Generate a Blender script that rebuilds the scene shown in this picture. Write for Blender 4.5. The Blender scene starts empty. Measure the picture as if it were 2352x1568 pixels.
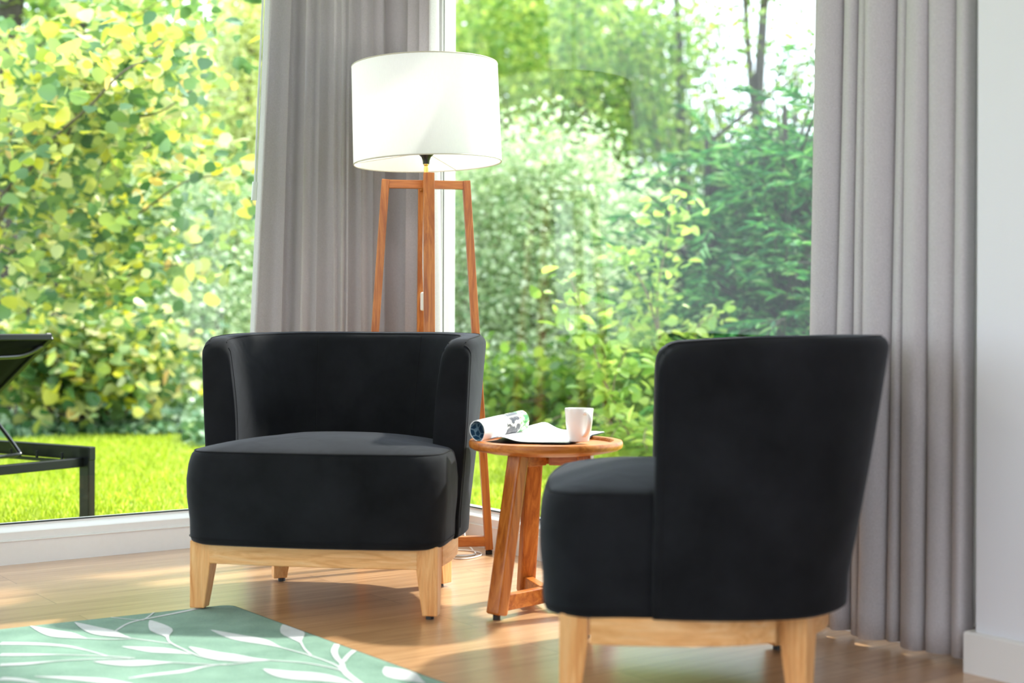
import bpy, bmesh, math, random
import numpy as np
from mathutils import Vector, Matrix, Quaternion

# ------------------------------------------------------------ camera, world, sun, exposure
scene = bpy.context.scene
COL = scene.collection
FPX, YH, ROLL, HC = 3200.0, 755.0, 0.0035, 0.77

cd = bpy.data.cameras.new('camera')
cam = bpy.data.objects.new('camera', cd)
COL.objects.link(cam)
cam.location = (0, 0, HC)
cam.rotation_euler = (Matrix.Rotation(math.radians(90), 4, 'X') @ Matrix.Rotation(ROLL, 4, 'Z')).to_euler()
cd.sensor_width = 36.0
cd.lens = FPX / 2352 * 36.0
cd.shift_y = -(784 - YH) / 2352
cd.clip_end = 200
cd.dof.use_dof = True
cd.dof.focus_distance = 4.3
cd.dof.aperture_fstop = 2.0
scene.camera = cam

scene.view_settings.view_transform = 'Standard'
scene.view_settings.look = 'None'
scene.view_settings.gamma = 1.0
scene.view_settings.use_curve_mapping = False
scene.view_settings.exposure = 0.12

world = bpy.data.worlds.new('sky')
scene.world = world
world.use_nodes = True
bg = world.node_tree.nodes['Background']
bg.inputs[0].default_value = (0.80, 0.89, 1.0, 1)
bg.inputs[1].default_value = 3.6

sl = bpy.data.lights.new('sun', 'SUN')
sl.energy = 7.5
sl.angle = math.radians(3)
sl.color = (1.0, 0.95, 0.88)
sun = bpy.data.objects.new('sun', sl)
COL.objects.link(sun)
SUN_DIR = Vector((0.60, 0.42, 0.80)).normalized()      # towards the sun
sun.rotation_euler = SUN_DIR.to_track_quat('Z', 'Y').to_euler()


# ------------------------------------------------------------ measuring helpers
def un(px, py):
    dx, dy = px - 1176, py - 784
    c, s = math.cos(ROLL), math.sin(ROLL)
    return dx * c + dy * s, -dx * s + dy * c + (784 - YH)

def at(px, py, d):
    x, y = un(px, py)
    return Vector((x * d / FPX, d, HC - y * d / FPX))

def gr(px, py, z=0.0):
    x, y = un(px, py)
    d = (HC - z) * FPX / y
    return Vector((x * d / FPX, d, z))

# room axes: corner C, a runs along the left window wall, b along the right window wall
C0 = Vector((-0.44, 5.368, 0))
YAW = math.radians(35.9)
UA = Vector((-math.cos(YAW), -math.sin(YAW), 0))
UB = Vector((math.sin(YAW), -math.cos(YAW), 0))
def RC(a, b, z=0.0):
    return C0 + UA * a + UB * b + Vector((0, 0, z))


# ------------------------------------------------------------ mesh helpers
class MB:
    def __init__(self):
        self.v, self.f, self.m = [], [], []
    def add(self, verts, faces, mi=0):
        o = len(self.v)
        self.v += [tuple(p) for p in verts]
        for f in faces:
            self.f.append([i + o for i in f]); self.m.append(mi)
        return self
    def hexa(self, p8, mi=0):          # 4 bottom ccw, 4 top ccw
        return self.add(p8, [(3,2,1,0),(4,5,6,7),(0,1,5,4),(1,2,6,5),(2,3,7,6),(3,0,4,7)], mi)
    def box(self, a, b, mi=0, tf=None):
        (x0,y0,z0),(x1,y1,z1) = a, b
        p = [Vector(q) for q in ((x0,y0,z0),(x1,y0,z0),(x1,y1,z0),(x0,y1,z0),(x0,y0,z1),(x1,y0,z1),(x1,y1,z1),(x0,y1,z1))]
        if tf: p = [tf(q) for q in p]
        return self.hexa(p, mi)
    def beam(self, p, q, w, h, side, mi=0, w2=None, h2=None):
        """bar from p to q; w along 'side', h along the other axis"""
        p, q = Vector(p), Vector(q)
        t = (q - p).normalized()
        s = Vector(side); s = (s - t * s.dot(t)).normalized()
        u = t.cross(s)
        w2 = w2 or w; h2 = h2 or h
        b = [p + s*(i*w/2) + u*(j*h/2) for i, j in ((-1,-1),(1,-1),(1,1),(-1,1))]
        e = [q + s*(i*w2/2) + u*(j*h2/2) for i, j in ((-1,-1),(1,-1),(1,1),(-1,1))]
        return self.hexa(b + e, mi)
    def loft(self, rings, closed=True, cap=True, mi=0):
        n = len(rings[0]); o = len(self.v)
        for r in rings: self.v += [tuple(p) for p in r]
        for i in range(len(rings) - 1):
            for j in range(n if closed else n - 1):
                k = (j + 1) % n
                self.f.append([o+i*n+j, o+i*n+k, o+(i+1)*n+k, o+(i+1)*n+j]); self.m.append(mi)
        if cap and closed:
            self.f.append([o + j for j in reversed(range(n))]); self.m.append(mi)
            self.f.append([o + (len(rings)-1)*n + j for j in range(n)]); self.m.append(mi)
        return self
    def lathe(self, prof, c=(0,0,0), n=48, mi=0, cap=True, tf=None):
        rings = []
        for r, z in prof:
            ring = [Vector((c[0]+r*math.cos(2*math.pi*k/n), c[1]+r*math.sin(2*math.pi*k/n), c[2]+z)) for k in range(n)]
            if tf: ring = [tf(p) for p in ring]
            rings.append(ring)
        return self.loft(rings, True, cap, mi)
    def tube(self, pts, r, n=8, mi=0, cap=True):
        pts = [Vector(p) for p in pts]
        rs = r if isinstance(r, (list, tuple)) else [r]*len(pts)
        rings = []; prev = None
        for i, p in enumerate(pts):
            t = (pts[min(i+1, len(pts)-1)] - pts[max(i-1, 0)])
            t = t.normalized() if t.length > 1e-9 else Vector((0,0,1))
            if prev is None:
                a = Vector((0,0,1)) if abs(t.z) < .9 else Vector((1,0,0))
                s = t.cross(a).normalized()
            else:
                s = (prev - t*prev.dot(t)).normalized()
            prev = s; u = t.cross(s)
            rings.append([p + (s*math.cos(2*math.pi*k/n) + u*math.sin(2*math.pi*k/n))*rs[i] for k in range(n)])
        return self.loft(rings, True, cap, mi)
    def extrude(self, poly, fn0, fn1, mi=0):
        """poly of 2-D points, carried by fn0 and fn1 to 3-D at both ends"""
        return self.loft([[fn0(*p) for p in poly], [fn1(*p) for p in poly]], True, True, mi)
    def build(self, name, mats, parent=None, smooth=0.0, bevel=0.0, seg=2, loc=None, rz=0.0, sub=0):
        me = bpy.data.meshes.new(name)
        me.from_pydata(self.v, [], self.f)
        if not isinstance(mats, (list, tuple)): mats = [mats]
        for m in mats: me.materials.append(m)
        me.polygons.foreach_set('material_index', self.m)
        bm = bmesh.new(); bm.from_mesh(me)
        bmesh.ops.recalc_face_normals(bm, faces=bm.faces)
        if smooth:
            for f in bm.faces: f.smooth = True
            for e in bm.edges:
                if len(e.link_faces) == 2 and e.calc_face_angle(0) > math.radians(smooth): e.smooth = False
        bm.to_mesh(me); bm.free(); me.update()
        o = bpy.data.objects.new(name, me); COL.objects.link(o)
        if parent: o.parent = parent
        if loc is not None: o.location = loc
        o.rotation_euler.z = rz
        if bevel:
            b = o.modifiers.new('bevel', 'BEVEL'); b.width = bevel; b.segments = seg
            b.limit_method = 'ANGLE'; b.angle_limit = math.radians(35)
        if sub:
            s = o.modifiers.new('subdivision', 'SUBSURF'); s.levels = sub; s.render_levels = sub
        return o

def tag(o, label=None, cat=None, group=None, kind=None):
    if label: o['label'] = label
    if cat: o['category'] = cat
    if group: o['group'] = group
    if kind: o['kind'] = kind
    return o

def thing(name, loc, rz=0.0, label=None, cat=None, group=None):
    o = bpy.data.objects.new(name, None); COL.objects.link(o)
    o.location = loc; o.rotation_euler = (0, 0, rz); o.empty_display_size = 0.1
    return tag(o, label, cat, group)

def catmull(pts, n):
    pts = [Vector(p) for p in pts]; out = []
    P = [pts[0]*2 - pts[1]] + pts + [pts[-1]*2 - pts[-2]]
    for i in range(1, len(P)-2):
        a, b, c, d = P[i-1], P[i], P[i+1], P[i+2]
        for k in range(n):
            t = k/n
            out.append(0.5*((2*b) + (c-a)*t + (2*a-5*b+4*c-d)*t*t + (3*b-a-3*c+d)*t**3))
    out.append(pts[-1]); return out


# ------------------------------------------------------------ materials
def mat(name):
    m = bpy.data.materials.new(name); m.use_nodes = True
    nt = m.node_tree; b = nt.nodes['Principled BSDF']
    return m, nt, b
def N(nt, typ, **kw):
    n = nt.nodes.new(typ)
    for k, v in kw.items():
        if k.startswith('i_'): n.inputs[k[2:].replace('_', ' ')].default_value = v
        else: setattr(n, k, v)
    return n
def ramp(nt, stops, interp='LINEAR'):
    n = nt.nodes.new('ShaderNodeValToRGB'); cr = n.color_ramp; cr.interpolation = interp
    while len(cr.elements) < len(stops): cr.elements.new(0.5)
    for e, (p, c) in zip(cr.elements, stops): e.position = p; e.color = (*c, 1)
    return n
def coords(nt, scale=(1,1,1), rot=(0,0,0), src='Object'):
    tc = nt.nodes.new('ShaderNodeTexCoord'); mp = nt.nodes.new('ShaderNodeMapping')
    mp.inputs['Scale'].default_value = scale; mp.inputs['Rotation'].default_value = rot
    nt.links.new(tc.outputs[src], mp.inputs['Vector']); return mp.outputs['Vector']
def bump(nt, b, h, strength=.3, dist=.002):
    n = nt.nodes.new('ShaderNodeBump'); n.inputs['Strength'].default_value = strength
    n.inputs['Distance'].default_value = dist
    nt.links.new(h, n.inputs['Height']); nt.links.new(n.outputs[0], b.inputs['Normal']); return n

def plain(name, col, rough=.5, metal=0.0, spec=.5, var=0.0, bumps=0.0, scale=60):
    m, nt, b = mat(name)
    b.inputs['Base Color'].default_value = (*col, 1); b.inputs['Roughness'].default_value = rough
    b.inputs['Metallic'].default_value = metal; b.inputs['Specular IOR Level'].default_value = spec
    v = coords(nt)
    nz = N(nt, 'ShaderNodeTexNoise', i_Scale=scale, i_Detail=4.0); nt.links.new(v, nz.inputs['Vector'])
    if var:
        r = ramp(nt, [(.3, tuple(c*(1-var) for c in col)), (.7, tuple(min(1, c*(1+var)) for c in col))])
        nt.links.new(nz.outputs['Fac'], r.inputs[0]); nt.links.new(r.outputs[0], b.inputs['Base Color'])
    if bumps: bump(nt, b, nz.outputs['Fac'], bumps, .001)
    return m

def wood(name, c1, c2, c3, axis='Z', rough=.42, scale=1.0, ring=1.0):
    m, nt, b = mat(name)
    sc = {'X': (1.2, 14, 14), 'Y': (14, 1.2, 14), 'Z': (14, 14, 1.2)}[axis]
    v = coords(nt, tuple(s*scale for s in sc))
    n1 = N(nt, 'ShaderNodeTexNoise', i_Scale=3.2*ring, i_Detail=6.0, i_Roughness=.62, i_Distortion=1.6)
    nt.links.new(v, n1.inputs['Vector'])
    n2 = N(nt, 'ShaderNodeTexNoise', i_Scale=9.0, i_Detail=6.0, i_Roughness=.7); nt.links.new(v, n2.inputs['Vector'])
    r1 = ramp(nt, [(.34, c1), (.5, c2), (.64, c3)]); nt.links.new(n1.outputs['Fac'], r1.inputs[0])
    r2 = ramp(nt, [(.3, (.72,.66,.6)), (.62, (1,1,1))]); nt.links.new(n2.outputs['Fac'], r2.inputs[0])
    mx = N(nt, 'ShaderNodeMix', data_type='RGBA', blend_type='MULTIPLY'); mx.inputs['Factor'].default_value = .55
    nt.links.new(r1.outputs[0], mx.inputs[6]); nt.links.new(r2.outputs[0], mx.inputs[7])
    nt.links.new(mx.outputs[2], b.inputs['Base Color'])
    b.inputs['Roughness'].default_value = rough
    bump(nt, b, n2.outputs['Fac'], .12, .0006)
    return m

M_oakleg  = wood('pale_beech_wood', (.72,.31,.09), (.86,.44,.16), (.92,.54,.23), 'Z', .38)
M_oakrail = wood('pale_beech_rail', (.76,.37,.12), (.88,.48,.19), (.92,.57,.27), 'X', .38)
M_teakleg = wood('teak_wood_upright', (.34,.085,.011), (.50,.150,.021), (.62,.22,.040), 'Z', .36)
M_teakh   = wood('teak_wood_flat', (.38,.10,.012), (.54,.165,.024), (.64,.235,.042), 'X', .36)
M_glide   = plain('dark_plastic_glide', (.012,.011,.010), .5)
M_brass   = plain('brass', (.86,.56,.16), .25, 1.0)
M_blackpl = plain('black_plastic', (.008,.008,.009), .3)
M_cable   = plain('white_cable', (.80,.80,.78), .4)
M_whiteframe = plain('white_window_frame', (.80,.80,.79), .28, var=.01)
M_gasket  = plain('glazing_gasket', (.045,.06,.06), .5)
M_porcelain = plain('white_porcelain', (.84,.83,.82), .12)
M_alu     = plain('black_powder_coated_metal', (.006,.007,.010), .38, 0.0, .35)
M_alu2    = plain('glossy_black_tube', (.02,.02,.024), .16, 0.0, 1.0)
M_mesh    = plain('black_sling_fabric', (.003,.004,.005), .85, spec=.2)
M_chrome  = plain('bright_metal', (.6,.6,.62), .25, 1.0)
M_acrylic = plain('clear_grey_acrylic', (.62,.68,.64), .12)

# velvet
def velvet():
    m, nt, b = mat('black_velvet')
    v = coords(nt)
    n1 = N(nt, 'ShaderNodeTexNoise', i_Scale=5.0, i_Detail=5.0, i_Roughness=.65); nt.links.new(v, n1.inputs['Vector'])
    r = ramp(nt, [(.32, (.0035,.0040,.0050)), (.70, (.0125,.0135,.0165))]); nt.links.new(n1.outputs['Fac'], r.inputs[0])
    nt.links.new(r.outputs[0], b.inputs['Base Color'])
    b.inputs['Roughness'].default_value = .85; b.inputs['Specular IOR Level'].default_value = .15
    b.inputs['Sheen Weight'].default_value = .16; b.inputs['Sheen Roughness'].default_value = .38
    b.inputs['Sheen Tint'].default_value = (.62,.66,.78,1)
    n2 = N(nt, 'ShaderNodeTexNoise', i_Scale=900.0, i_Detail=2.0); nt.links.new(v, n2.inputs['Vector'])
    n3 = N(nt, 'ShaderNodeTexNoise', i_Scale=7.0, i_Detail=2.0, i_Distortion=.8); nt.links.new(v, n3.inputs['Vector'])
    b1 = N(nt, 'ShaderNodeBump', i_Strength=.35, i_Distance=.012); nt.links.new(n3.outputs['Fac'], b1.inputs['Height'])
    b2 = N(nt, 'ShaderNodeBump', i_Strength=.25, i_Distance=.0006); nt.links.new(n2.outputs['Fac'], b2.inputs['Height'])
    nt.links.new(b1.outputs[0], b2.inputs['Normal']); nt.links.new(b2.outputs[0], b.inputs['Normal'])
    return m
M_velvet = velvet()
M_seam = plain('velvet_seam', (.008,.008,.010), .8, spec=.2)

def curtain_mat():
    m, nt, b = mat('grey_heather_curtain')
    v = coords(nt, (1,1,1))
    v2 = coords(nt, (1300, 1300, 260)); v3 = coords(nt, (260, 260, 1500))
    n1 = N(nt, 'ShaderNodeTexNoise', i_Scale=1.0, i_Detail=3.0); nt.links.new(v2, n1.inputs['Vector'])
    n2 = N(nt, 'ShaderNodeTexNoise', i_Scale=1.0, i_Detail=3.0); nt.links.new(v3, n2.inputs['Vector'])
    ad = N(nt, 'ShaderNodeMath', operation='ADD'); nt.links.new(n1.outputs['Fac'], ad.inputs[0]); nt.links.new(n2.outputs['Fac'], ad.inputs[1])
    hf = N(nt, 'ShaderNodeMath', operation='MULTIPLY'); hf.inputs[1].default_value = .5; nt.links.new(ad.outputs[0], hf.inputs[0])
    r = ramp(nt, [(.36, (.47,.45,.465)), (.5, (.57,.545,.565)), (.64, (.67,.645,.665))]); nt.links.new(hf.outputs[0], r.inputs[0])
    nt.links.new(r.outputs[0], b.inputs['Base Color'])
    b.inputs['Roughness'].default_value = .95; b.inputs['Specular IOR Level'].default_value = .1
    b.inputs['Sheen Weight'].default_value = .1
    bump(nt, b, hf.outputs[0], .3, .0008)
    tr = N(nt, 'ShaderNodeBsdfTranslucent'); nt.links.new(r.outputs[0], tr.inputs['Color'])
    mx = N(nt, 'ShaderNodeMixShader'); mx.inputs[0].default_value = .06
    out = nt.nodes['Material Output']
    nt.links.new(b.outputs[0], mx.inputs[1]); nt.links.new(tr.outputs[0], mx.inputs[2]); nt.links.new(mx.outputs[0], out.inputs[0])
    return m
M_curtain = curtain_mat()

def shade_mat():
    m, nt, b = mat('white_linen_shade')
    v2 = coords(nt, (700, 700, 60))
    n1 = N(nt, 'ShaderNodeTexNoise', i_Scale=1.0, i_Detail=2.0); nt.links.new(v2, n1.inputs['Vector'])
    r = ramp(nt, [(.3, (.86,.86,.87)), (.7, (.92,.92,.93))]); nt.links.new(n1.outputs['Fac'], r.inputs[0])
    nt.links.new(r.outputs[0], b.inputs['Base Color']); b.inputs['Roughness'].default_value = .9
    bump(nt, b, n1.outputs['Fac'], .1, .0004)
    tr = N(nt, 'ShaderNodeBsdfTranslucent'); tr.inputs[0].default_value = (.9,.9,.9,1)
    mx = N(nt, 'ShaderNodeMixShader'); mx.inputs[0].default_value = .42
    nt.links.new(b.outputs[0], mx.inputs[1]); nt.links.new(tr.outputs[0], mx.inputs[2]); nt.links.new(mx.outputs[0], nt.nodes['Material Output'].inputs[0])
    return m
M_shade = shade_mat()

def glass_mat():
    m, nt, b = mat('window_glass'); nt.nodes.remove(b)
    t = N(nt, 'ShaderNodeBsdfTransparent'); t.inputs[0].default_value = (.965,.985,.97,1)
    g = N(nt, 'ShaderNodeBsdfGlossy'); g.inputs['Roughness'].default_value = 0.0
    lw = N(nt, 'ShaderNodeLayerWeight', i_Blend=.5)
    pw = N(nt, 'ShaderNodeMath', operation='POWER'); pw.inputs[1].default_value = 5.0; nt.links.new(lw.outputs['Facing'], pw.inputs[0])
    mu = N(nt, 'ShaderNodeMath', operation='MULTIPLY_ADD'); mu.inputs[1].default_value = .96; mu.inputs[2].default_value = .022; nt.links.new(pw.outputs[0], mu.inputs[0])
    mx = N(nt, 'ShaderNodeMixShader'); nt.links.new(mu.outputs[0], mx.inputs[0])
    nt.links.new(t.outputs[0], mx.inputs[1]); nt.links.new(g.outputs[0], mx.inputs[2])
    nt.links.new(mx.outputs[0], nt.nodes['Material Output'].inputs[0]); return m
M_glass = glass_mat()

def wall_mat(name, col):
    m, nt, b = mat(name)
    v = coords(nt)
    n = N(nt, 'ShaderNodeTexNoise', i_Scale=220.0, i_Detail=3.0); nt.links.new(v, n.inputs['Vector'])
    b.inputs['Base Color'].default_value = (*col, 1); b.inputs['Roughness'].default_value = .9
    b.inputs['Specular IOR Level'].default_value = .2
    bump(nt, b, n.outputs['Fac'], .25, .0015); return m
M_wall = wall_mat('white_plaster', (.77,.78,.82))
M_ceil = wall_mat('white_ceiling', (.84,.84,.84))
M_base = plain('white_baseboard', (.80,.79,.77), .4)

def floor_mat():
    m, nt, b = mat('oak_plank_floor')
    rot = (0, 0, -YAW)
    # planks run along the left window wall direction
    tc = N(nt, 'ShaderNodeTexCoord'); mp = N(nt, 'ShaderNodeMapping'); mp.inputs['Rotation'].default_value = rot
    nt.links.new(tc.outputs['Object'], mp.inputs['Vector'])
    br = N(nt, 'ShaderNodeTexBrick', i_Scale=1.0); br.offset = .37; br.squash = 1.0
    br.inputs['Brick Width'].default_value = 1.25; br.inputs['Row Height'].default_value = .185
    br.inputs['Mortar Size'].default_value = .0009; br.inputs['Mortar Smooth'].default_value = .3
    br.inputs['Bias'].default_value = 0.0
    br.inputs['Color1'].default_value = (0,0,0,1); br.inputs['Color2'].default_value = (1,1,1,1); br.inputs['Mortar'].default_value = (.5,.5,.5,1)
    nt.links.new(mp.outputs[0], br.inputs['Vector'])
    # per-plank offset
    vm = N(nt, 'ShaderNodeVectorMath', operation='MULTIPLY'); vm.inputs[1].default_value = (1.1, 17, 1)
    nt.links.new(mp.outputs[0], vm.inputs[0])
    va = N(nt, 'ShaderNodeVectorMath', operation='ADD'); nt.links.new(vm.outputs[0], va.inputs[0])
    sc = N(nt, 'ShaderNodeVectorMath', operation='SCALE'); sc.inputs['Scale'].default_value = 7.3
    nt.links.new(br.outputs['Color'], sc.inputs[0]); nt.links.new(sc.outputs[0], va.inputs[1])
    n1 = N(nt, 'ShaderNodeTexNoise', i_Scale=1.3, i_Detail=5.0, i_Roughness=.6, i_Distortion=1.0); nt.links.new(va.outputs[0], n1.inputs['Vector'])
    n2 = N(nt, 'ShaderNodeTexNoise', i_Scale=8.0, i_Detail=6.0, i_Roughness=.7); nt.links.new(va.outputs[0], n2.inputs['Vector'])
    r1 = ramp(nt, [(.26, (.36,.185,.085)), (.46, (.56,.32,.155)), (.64, (.64,.39,.20)), (.80, (.50,.27,.12))])
    nt.links.new(n1.outputs['Fac'], r1.inputs[0])
    r2 = ramp(nt, [(.28, (.70,.64,.58)), (.6, (1,1,1))]); nt.links.new(n2.outputs['Fac'], r2.inputs[0])
    mx = N(nt, 'ShaderNodeMix', data_type='RGBA', blend_type='MULTIPLY'); mx.inputs['Factor'].default_value = .6
    nt.links.new(r1.outputs[0], mx.inputs[6]); nt.links.new(r2.outputs[0], mx.inputs[7])
    rp = ramp(nt, [(0, (.86,.84,.80)), (1, (1.0,1.0,1.0))]); nt.links.new(br.outputs['Color'], rp.inputs[0])
    mx2 = N(nt, 'ShaderNodeMix', data_type='RGBA', blend_type='MULTIPLY'); mx2.inputs['Factor'].default_value = 1
    nt.links.new(mx.outputs[2], mx2.inputs[6]); nt.links.new(rp.outputs[0], mx2.inputs[7])
    mx3 = N(nt, 'ShaderNodeMix', data_type='RGBA', blend_type='MIX'); mx3.inputs[7].default_value = (.16,.08,.03,1)
    nt.links.new(br.outputs['Fac'], mx3.inputs['Factor']); nt.links.new(mx2.outputs[2], mx3.inputs[6])
    nt.links.new(mx3.outputs[2], b.inputs['Base Color'])
    b.inputs['Roughness'].default_value = .34
    b.inputs['Coat Weight'].default_value = 1.0; b.inputs['Coat IOR'].default_value = 1.6; b.inputs['Coat Roughness'].default_value = .27
    bump(nt, b, n2.outputs['Fac'], .12, .0008)
    return m
M_floor = floor_mat()

def rug_mat(name, c1, c2):
    m, nt, b = mat(name)
    v = coords(nt)
    n = N(nt, 'ShaderNodeTexNoise', i_Scale=320.0, i_Detail=3.0, i_Roughness=.8); nt.links.new(v, n.inputs['Vector'])
    n2 = N(nt, 'ShaderNodeTexNoise', i_Scale=9.0, i_Detail=4.0); nt.links.new(v, n2.inputs['Vector'])
    ad = N(nt, 'ShaderNodeMath', operation='MULTIPLY_ADD'); ad.inputs[1].default_value = .5
    nt.links.new(n.outputs['Fac'], ad.inputs[0])
    h = N(nt, 'ShaderNodeMath', operation='MULTIPLY'); h.inputs[1].default_value = .5; nt.links.new(n2.outputs['Fac'], h.inputs[0])
    nt.links.new(h.outputs[0], ad.inputs[2])
    r = ramp(nt, [(.36, c1), (.64, c2)]); nt.links.new(ad.outputs[0], r.inputs[0])
    nt.links.new(r.outputs[0], b.inputs['Base Color']); b.inputs['Roughness'].default_value = .97
    b.inputs['Specular IOR Level'].default_value = .1; b.inputs['Sheen Weight'].default_value = .15
    bump(nt, b, n.outputs['Fac'], .7, .003); return m
M_ruggreen = rug_mat('green_rug_pile', (.125,.235,.175), (.235,.385,.300))
M_rugleaf  = rug_mat('pale_rug_pile', (.46,.49,.50), (.66,.69,.70))
M_rugedge  = plain('dark_green_rug_binding', (.035,.07,.06), .9)

def leaf_mat(name, stops, trans=.5, rough=.35, gloss=.4, tint=(1.2, 1.15, .65, 1)):
    m, nt, b = mat(name)
    g = N(nt, 'ShaderNodeNewGeometry')
    r = ramp(nt, stops); nt.links.new(g.outputs['Random Per Island'], r.inputs[0])
    nt.links.new(r.outputs[0], b.inputs['Base Color']); b.inputs['Roughness'].default_value = rough
    b.inputs['Specular IOR Level'].default_value = gloss
    tr = N(nt, 'ShaderNodeBsdfTranslucent')
    gm = N(nt, 'ShaderNodeMix', data_type='RGBA', blend_type='MULTIPLY'); gm.inputs['Factor'].default_value = 1
    gm.inputs[7].default_value = tint; nt.links.new(r.outputs[0], gm.inputs[6]); nt.links.new(gm.outputs[2], tr.inputs['Color'])
    mx = N(nt, 'ShaderNodeMixShader'); mx.inputs[0].default_value = trans
    nt.links.new(b.outputs[0], mx.inputs[1]); nt.links.new(tr.outputs[0], mx.inputs[2]); nt.links.new(mx.outputs[0], nt.nodes['Material Output'].inputs[0])
    return m
L_hazel = leaf_mat('yellow_green_leaf', [(0,(.06,.16,.07)), (.28,(.16,.30,.13)), (.46,(.34,.46,.20)), (.58,(.46,.54,.08)), (.72,(.58,.60,.32)), (.84,(.74,.68,.06)), (.95,(.80,.80,.62)), (1,(.80,.46,.10))], .4)
L_fresh = leaf_mat('fresh_green_leaf', [(0,(.15,.31,.08)), (.5,(.36,.53,.14)), (1,(.62,.72,.22))], tint=(1.2,1.12,.8,1))
L_pale  = leaf_mat('pale_green_leaf', [(0,(.16,.30,.14)), (.3,(.38,.52,.26)), (.65,(.64,.74,.48)), (1,(.84,.88,.74))], tint=(1.05,1.05,.95,1))
L_gold  = leaf_mat('pale_yellow_leaf', [(0,(.26,.36,.14)), (.5,(.62,.68,.34)), (1,(.86,.86,.60))])
L_mid   = leaf_mat('mid_green_leaf', [(0,(.07,.17,.04)), (.5,(.18,.34,.07)), (1,(.40,.52,.14))])
L_dark  = leaf_mat('dark_green_needle', [(0,(.015,.10,.045)), (.5,(.05,.24,.08)), (.85,(.18,.46,.15)), (1,(.42,.64,.34))], .3, .55, .15)
L_ivy   = leaf_mat('ivy_leaf', [(0,(.04,.12,.06)), (.6,(.14,.28,.14)), (1,(.42,.54,.38))], .25)
L_grass = leaf_mat('grass_blade', [(0,(.32,.44,.03)), (.6,(.52,.64,.06)), (1,(.74,.80,.25))], .5)
M_bark  = plain('grey_brown_bark', (.13,.10,.08), .9, var=.4, bumps=.6, scale=30)
M_bark2 = plain('dark_bark', (.05,.04,.035), .9, var=.4, bumps=.6, scale=30)
M_twig  = plain('pale_twig', (.24,.17,.13), .8, var=.3, scale=30)
def ground_mat():
    m, nt, b = mat('lawn_soil'); v = coords(nt)
    n = N(nt, 'ShaderNodeTexNoise', i_Scale=30.0, i_Detail=6.0); nt.links.new(v, n.inputs['Vector'])
    r = ramp(nt, [(.3, (.14,.24,.04)), (.7, (.30,.42,.07))]); nt.links.new(n.outputs['Fac'], r.inputs[0])
    nt.links.new(r.outputs[0], b.inputs['Base Color']); b.inputs['Roughness'].default_value = 1; return m
M_ground = ground_mat()


# ------------------------------------------------------------ room shell
RA, RB, RH = 5.6, 6.6, 2.65            # room extents along a and b, height
WT = 2.36                              # top of the window openings
S = dict(kind='structure')

o = MB().box((0,0,-.12), (RA,RB,0), tf=lambda p: RC(p.x,p.y,p.z)).build('floor', M_floor)
tag(o, **S)
# keep texture coordinates in world space
MB_c = MB().box((-.3,-.3,RH), (RA+.3,RB+.3,RH+.2), tf=lambda p: RC(p.x,p.y,p.z))
tag(MB_c.build('ceiling', M_ceil), **S)

def rcbox(m, a0, a1, b0, b1, z0, z1, mi=0):
    return m.box((a0,b0,z0), (a1,b1,z1), mi, tf=lambda p: RC(p.x,p.y,p.z))

# left window wall (plane b = 0): masonry above the glazing and beyond it
m = MB(); rcbox(m, 0, RA, -.28, 0, WT, RH); rcbox(m, 4.75, RA, -.28, 0, 0, WT)
tag(m.build('wall_left', M_wall), **S)
# right window wall (plane a = 0)
PB = 2.68; PO = .105
m = MB(); rcbox(m, -.28, 0, -.28, PB, WT, RH); rcbox(m, -.28, PO, PB, RB, 0, RH)
tag(m.build('wall_right', M_wall), **S)
m = MB()
m.extrude([(PO-.02,0),(PO+.018,0),(PO+.018,.088),(PO+.013,.092),(PO-.02,.092)], lambda a,z: RC(a,PB-.02,z), lambda a,z: RC(a,RB,z))
tag(m.build('baseboard_right', M_base), **S)
# opposite unseen walls, openings added for fill daylight, behind and left of the camera
m = MB()
rcbox(m, RA, RA+.2, 0, RB, 0, .25); rcbox(m, RA, RA+.2, 0, RB, WT, RH); rcbox(m, RA, RA+.2, 0, 2.2, .25, WT); rcbox(m, RA, RA+.2, RB-2.0, RB, .25, WT)
tag(m.build('wall_far_left', M_wall), **S)
m = MB()
rcbox(m, 0, RA, RB, RB+.2, 0, .25); rcbox(m, 0, RA, RB, RB+.2, WT, RH); rcbox(m, 0, 1.6, RB, RB+.2, .25, WT); rcbox(m, RA-1.4, RA, RB, RB+.2, .25, WT)
tag(m.build('wall_back', M_wall), **S)

PROF = [(0,0),(0,.074),(.004,.0755),(.004,.078),(-.006,.0805),(-.006,.104),(-.010,.107),(-.034,.121),(-.034,.126),(-.090,.126),(-.090,0)]
PROF = [(x, z) for x, z in PROF]
GO = .040        # glass plane, outwards from the wall face
# left window: frame rails and posts
m = MB()
m.extrude(PROF, lambda x,z: RC(0, x, z), lambda x,z: RC(4.75, x, z))
rcbox(m, .0, .30, -.09, -.002, .1, WT); rcbox(m, .30, .40, -.08, -.012, .1, WT); rcbox(m, 4.65, 4.75, -.08, -.004, .1, WT)
rcbox(m, 0, 4.75, -.09, -.004, WT-.07, WT)
w1 = m.build('window_1', M_whiteframe); tag(w1, **S)
m = MB(); rcbox(m, .38, 4.66, -GO-.006, -GO, .122, WT-.06)
tag(m.build('glass_pane', M_glass, w1), kind='structure')
m = MB(); rcbox(m, .398, 4.65, -GO+.0005, -GO+.004, .124, .131); m.build('gasket', M_gasket, w1)
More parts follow.
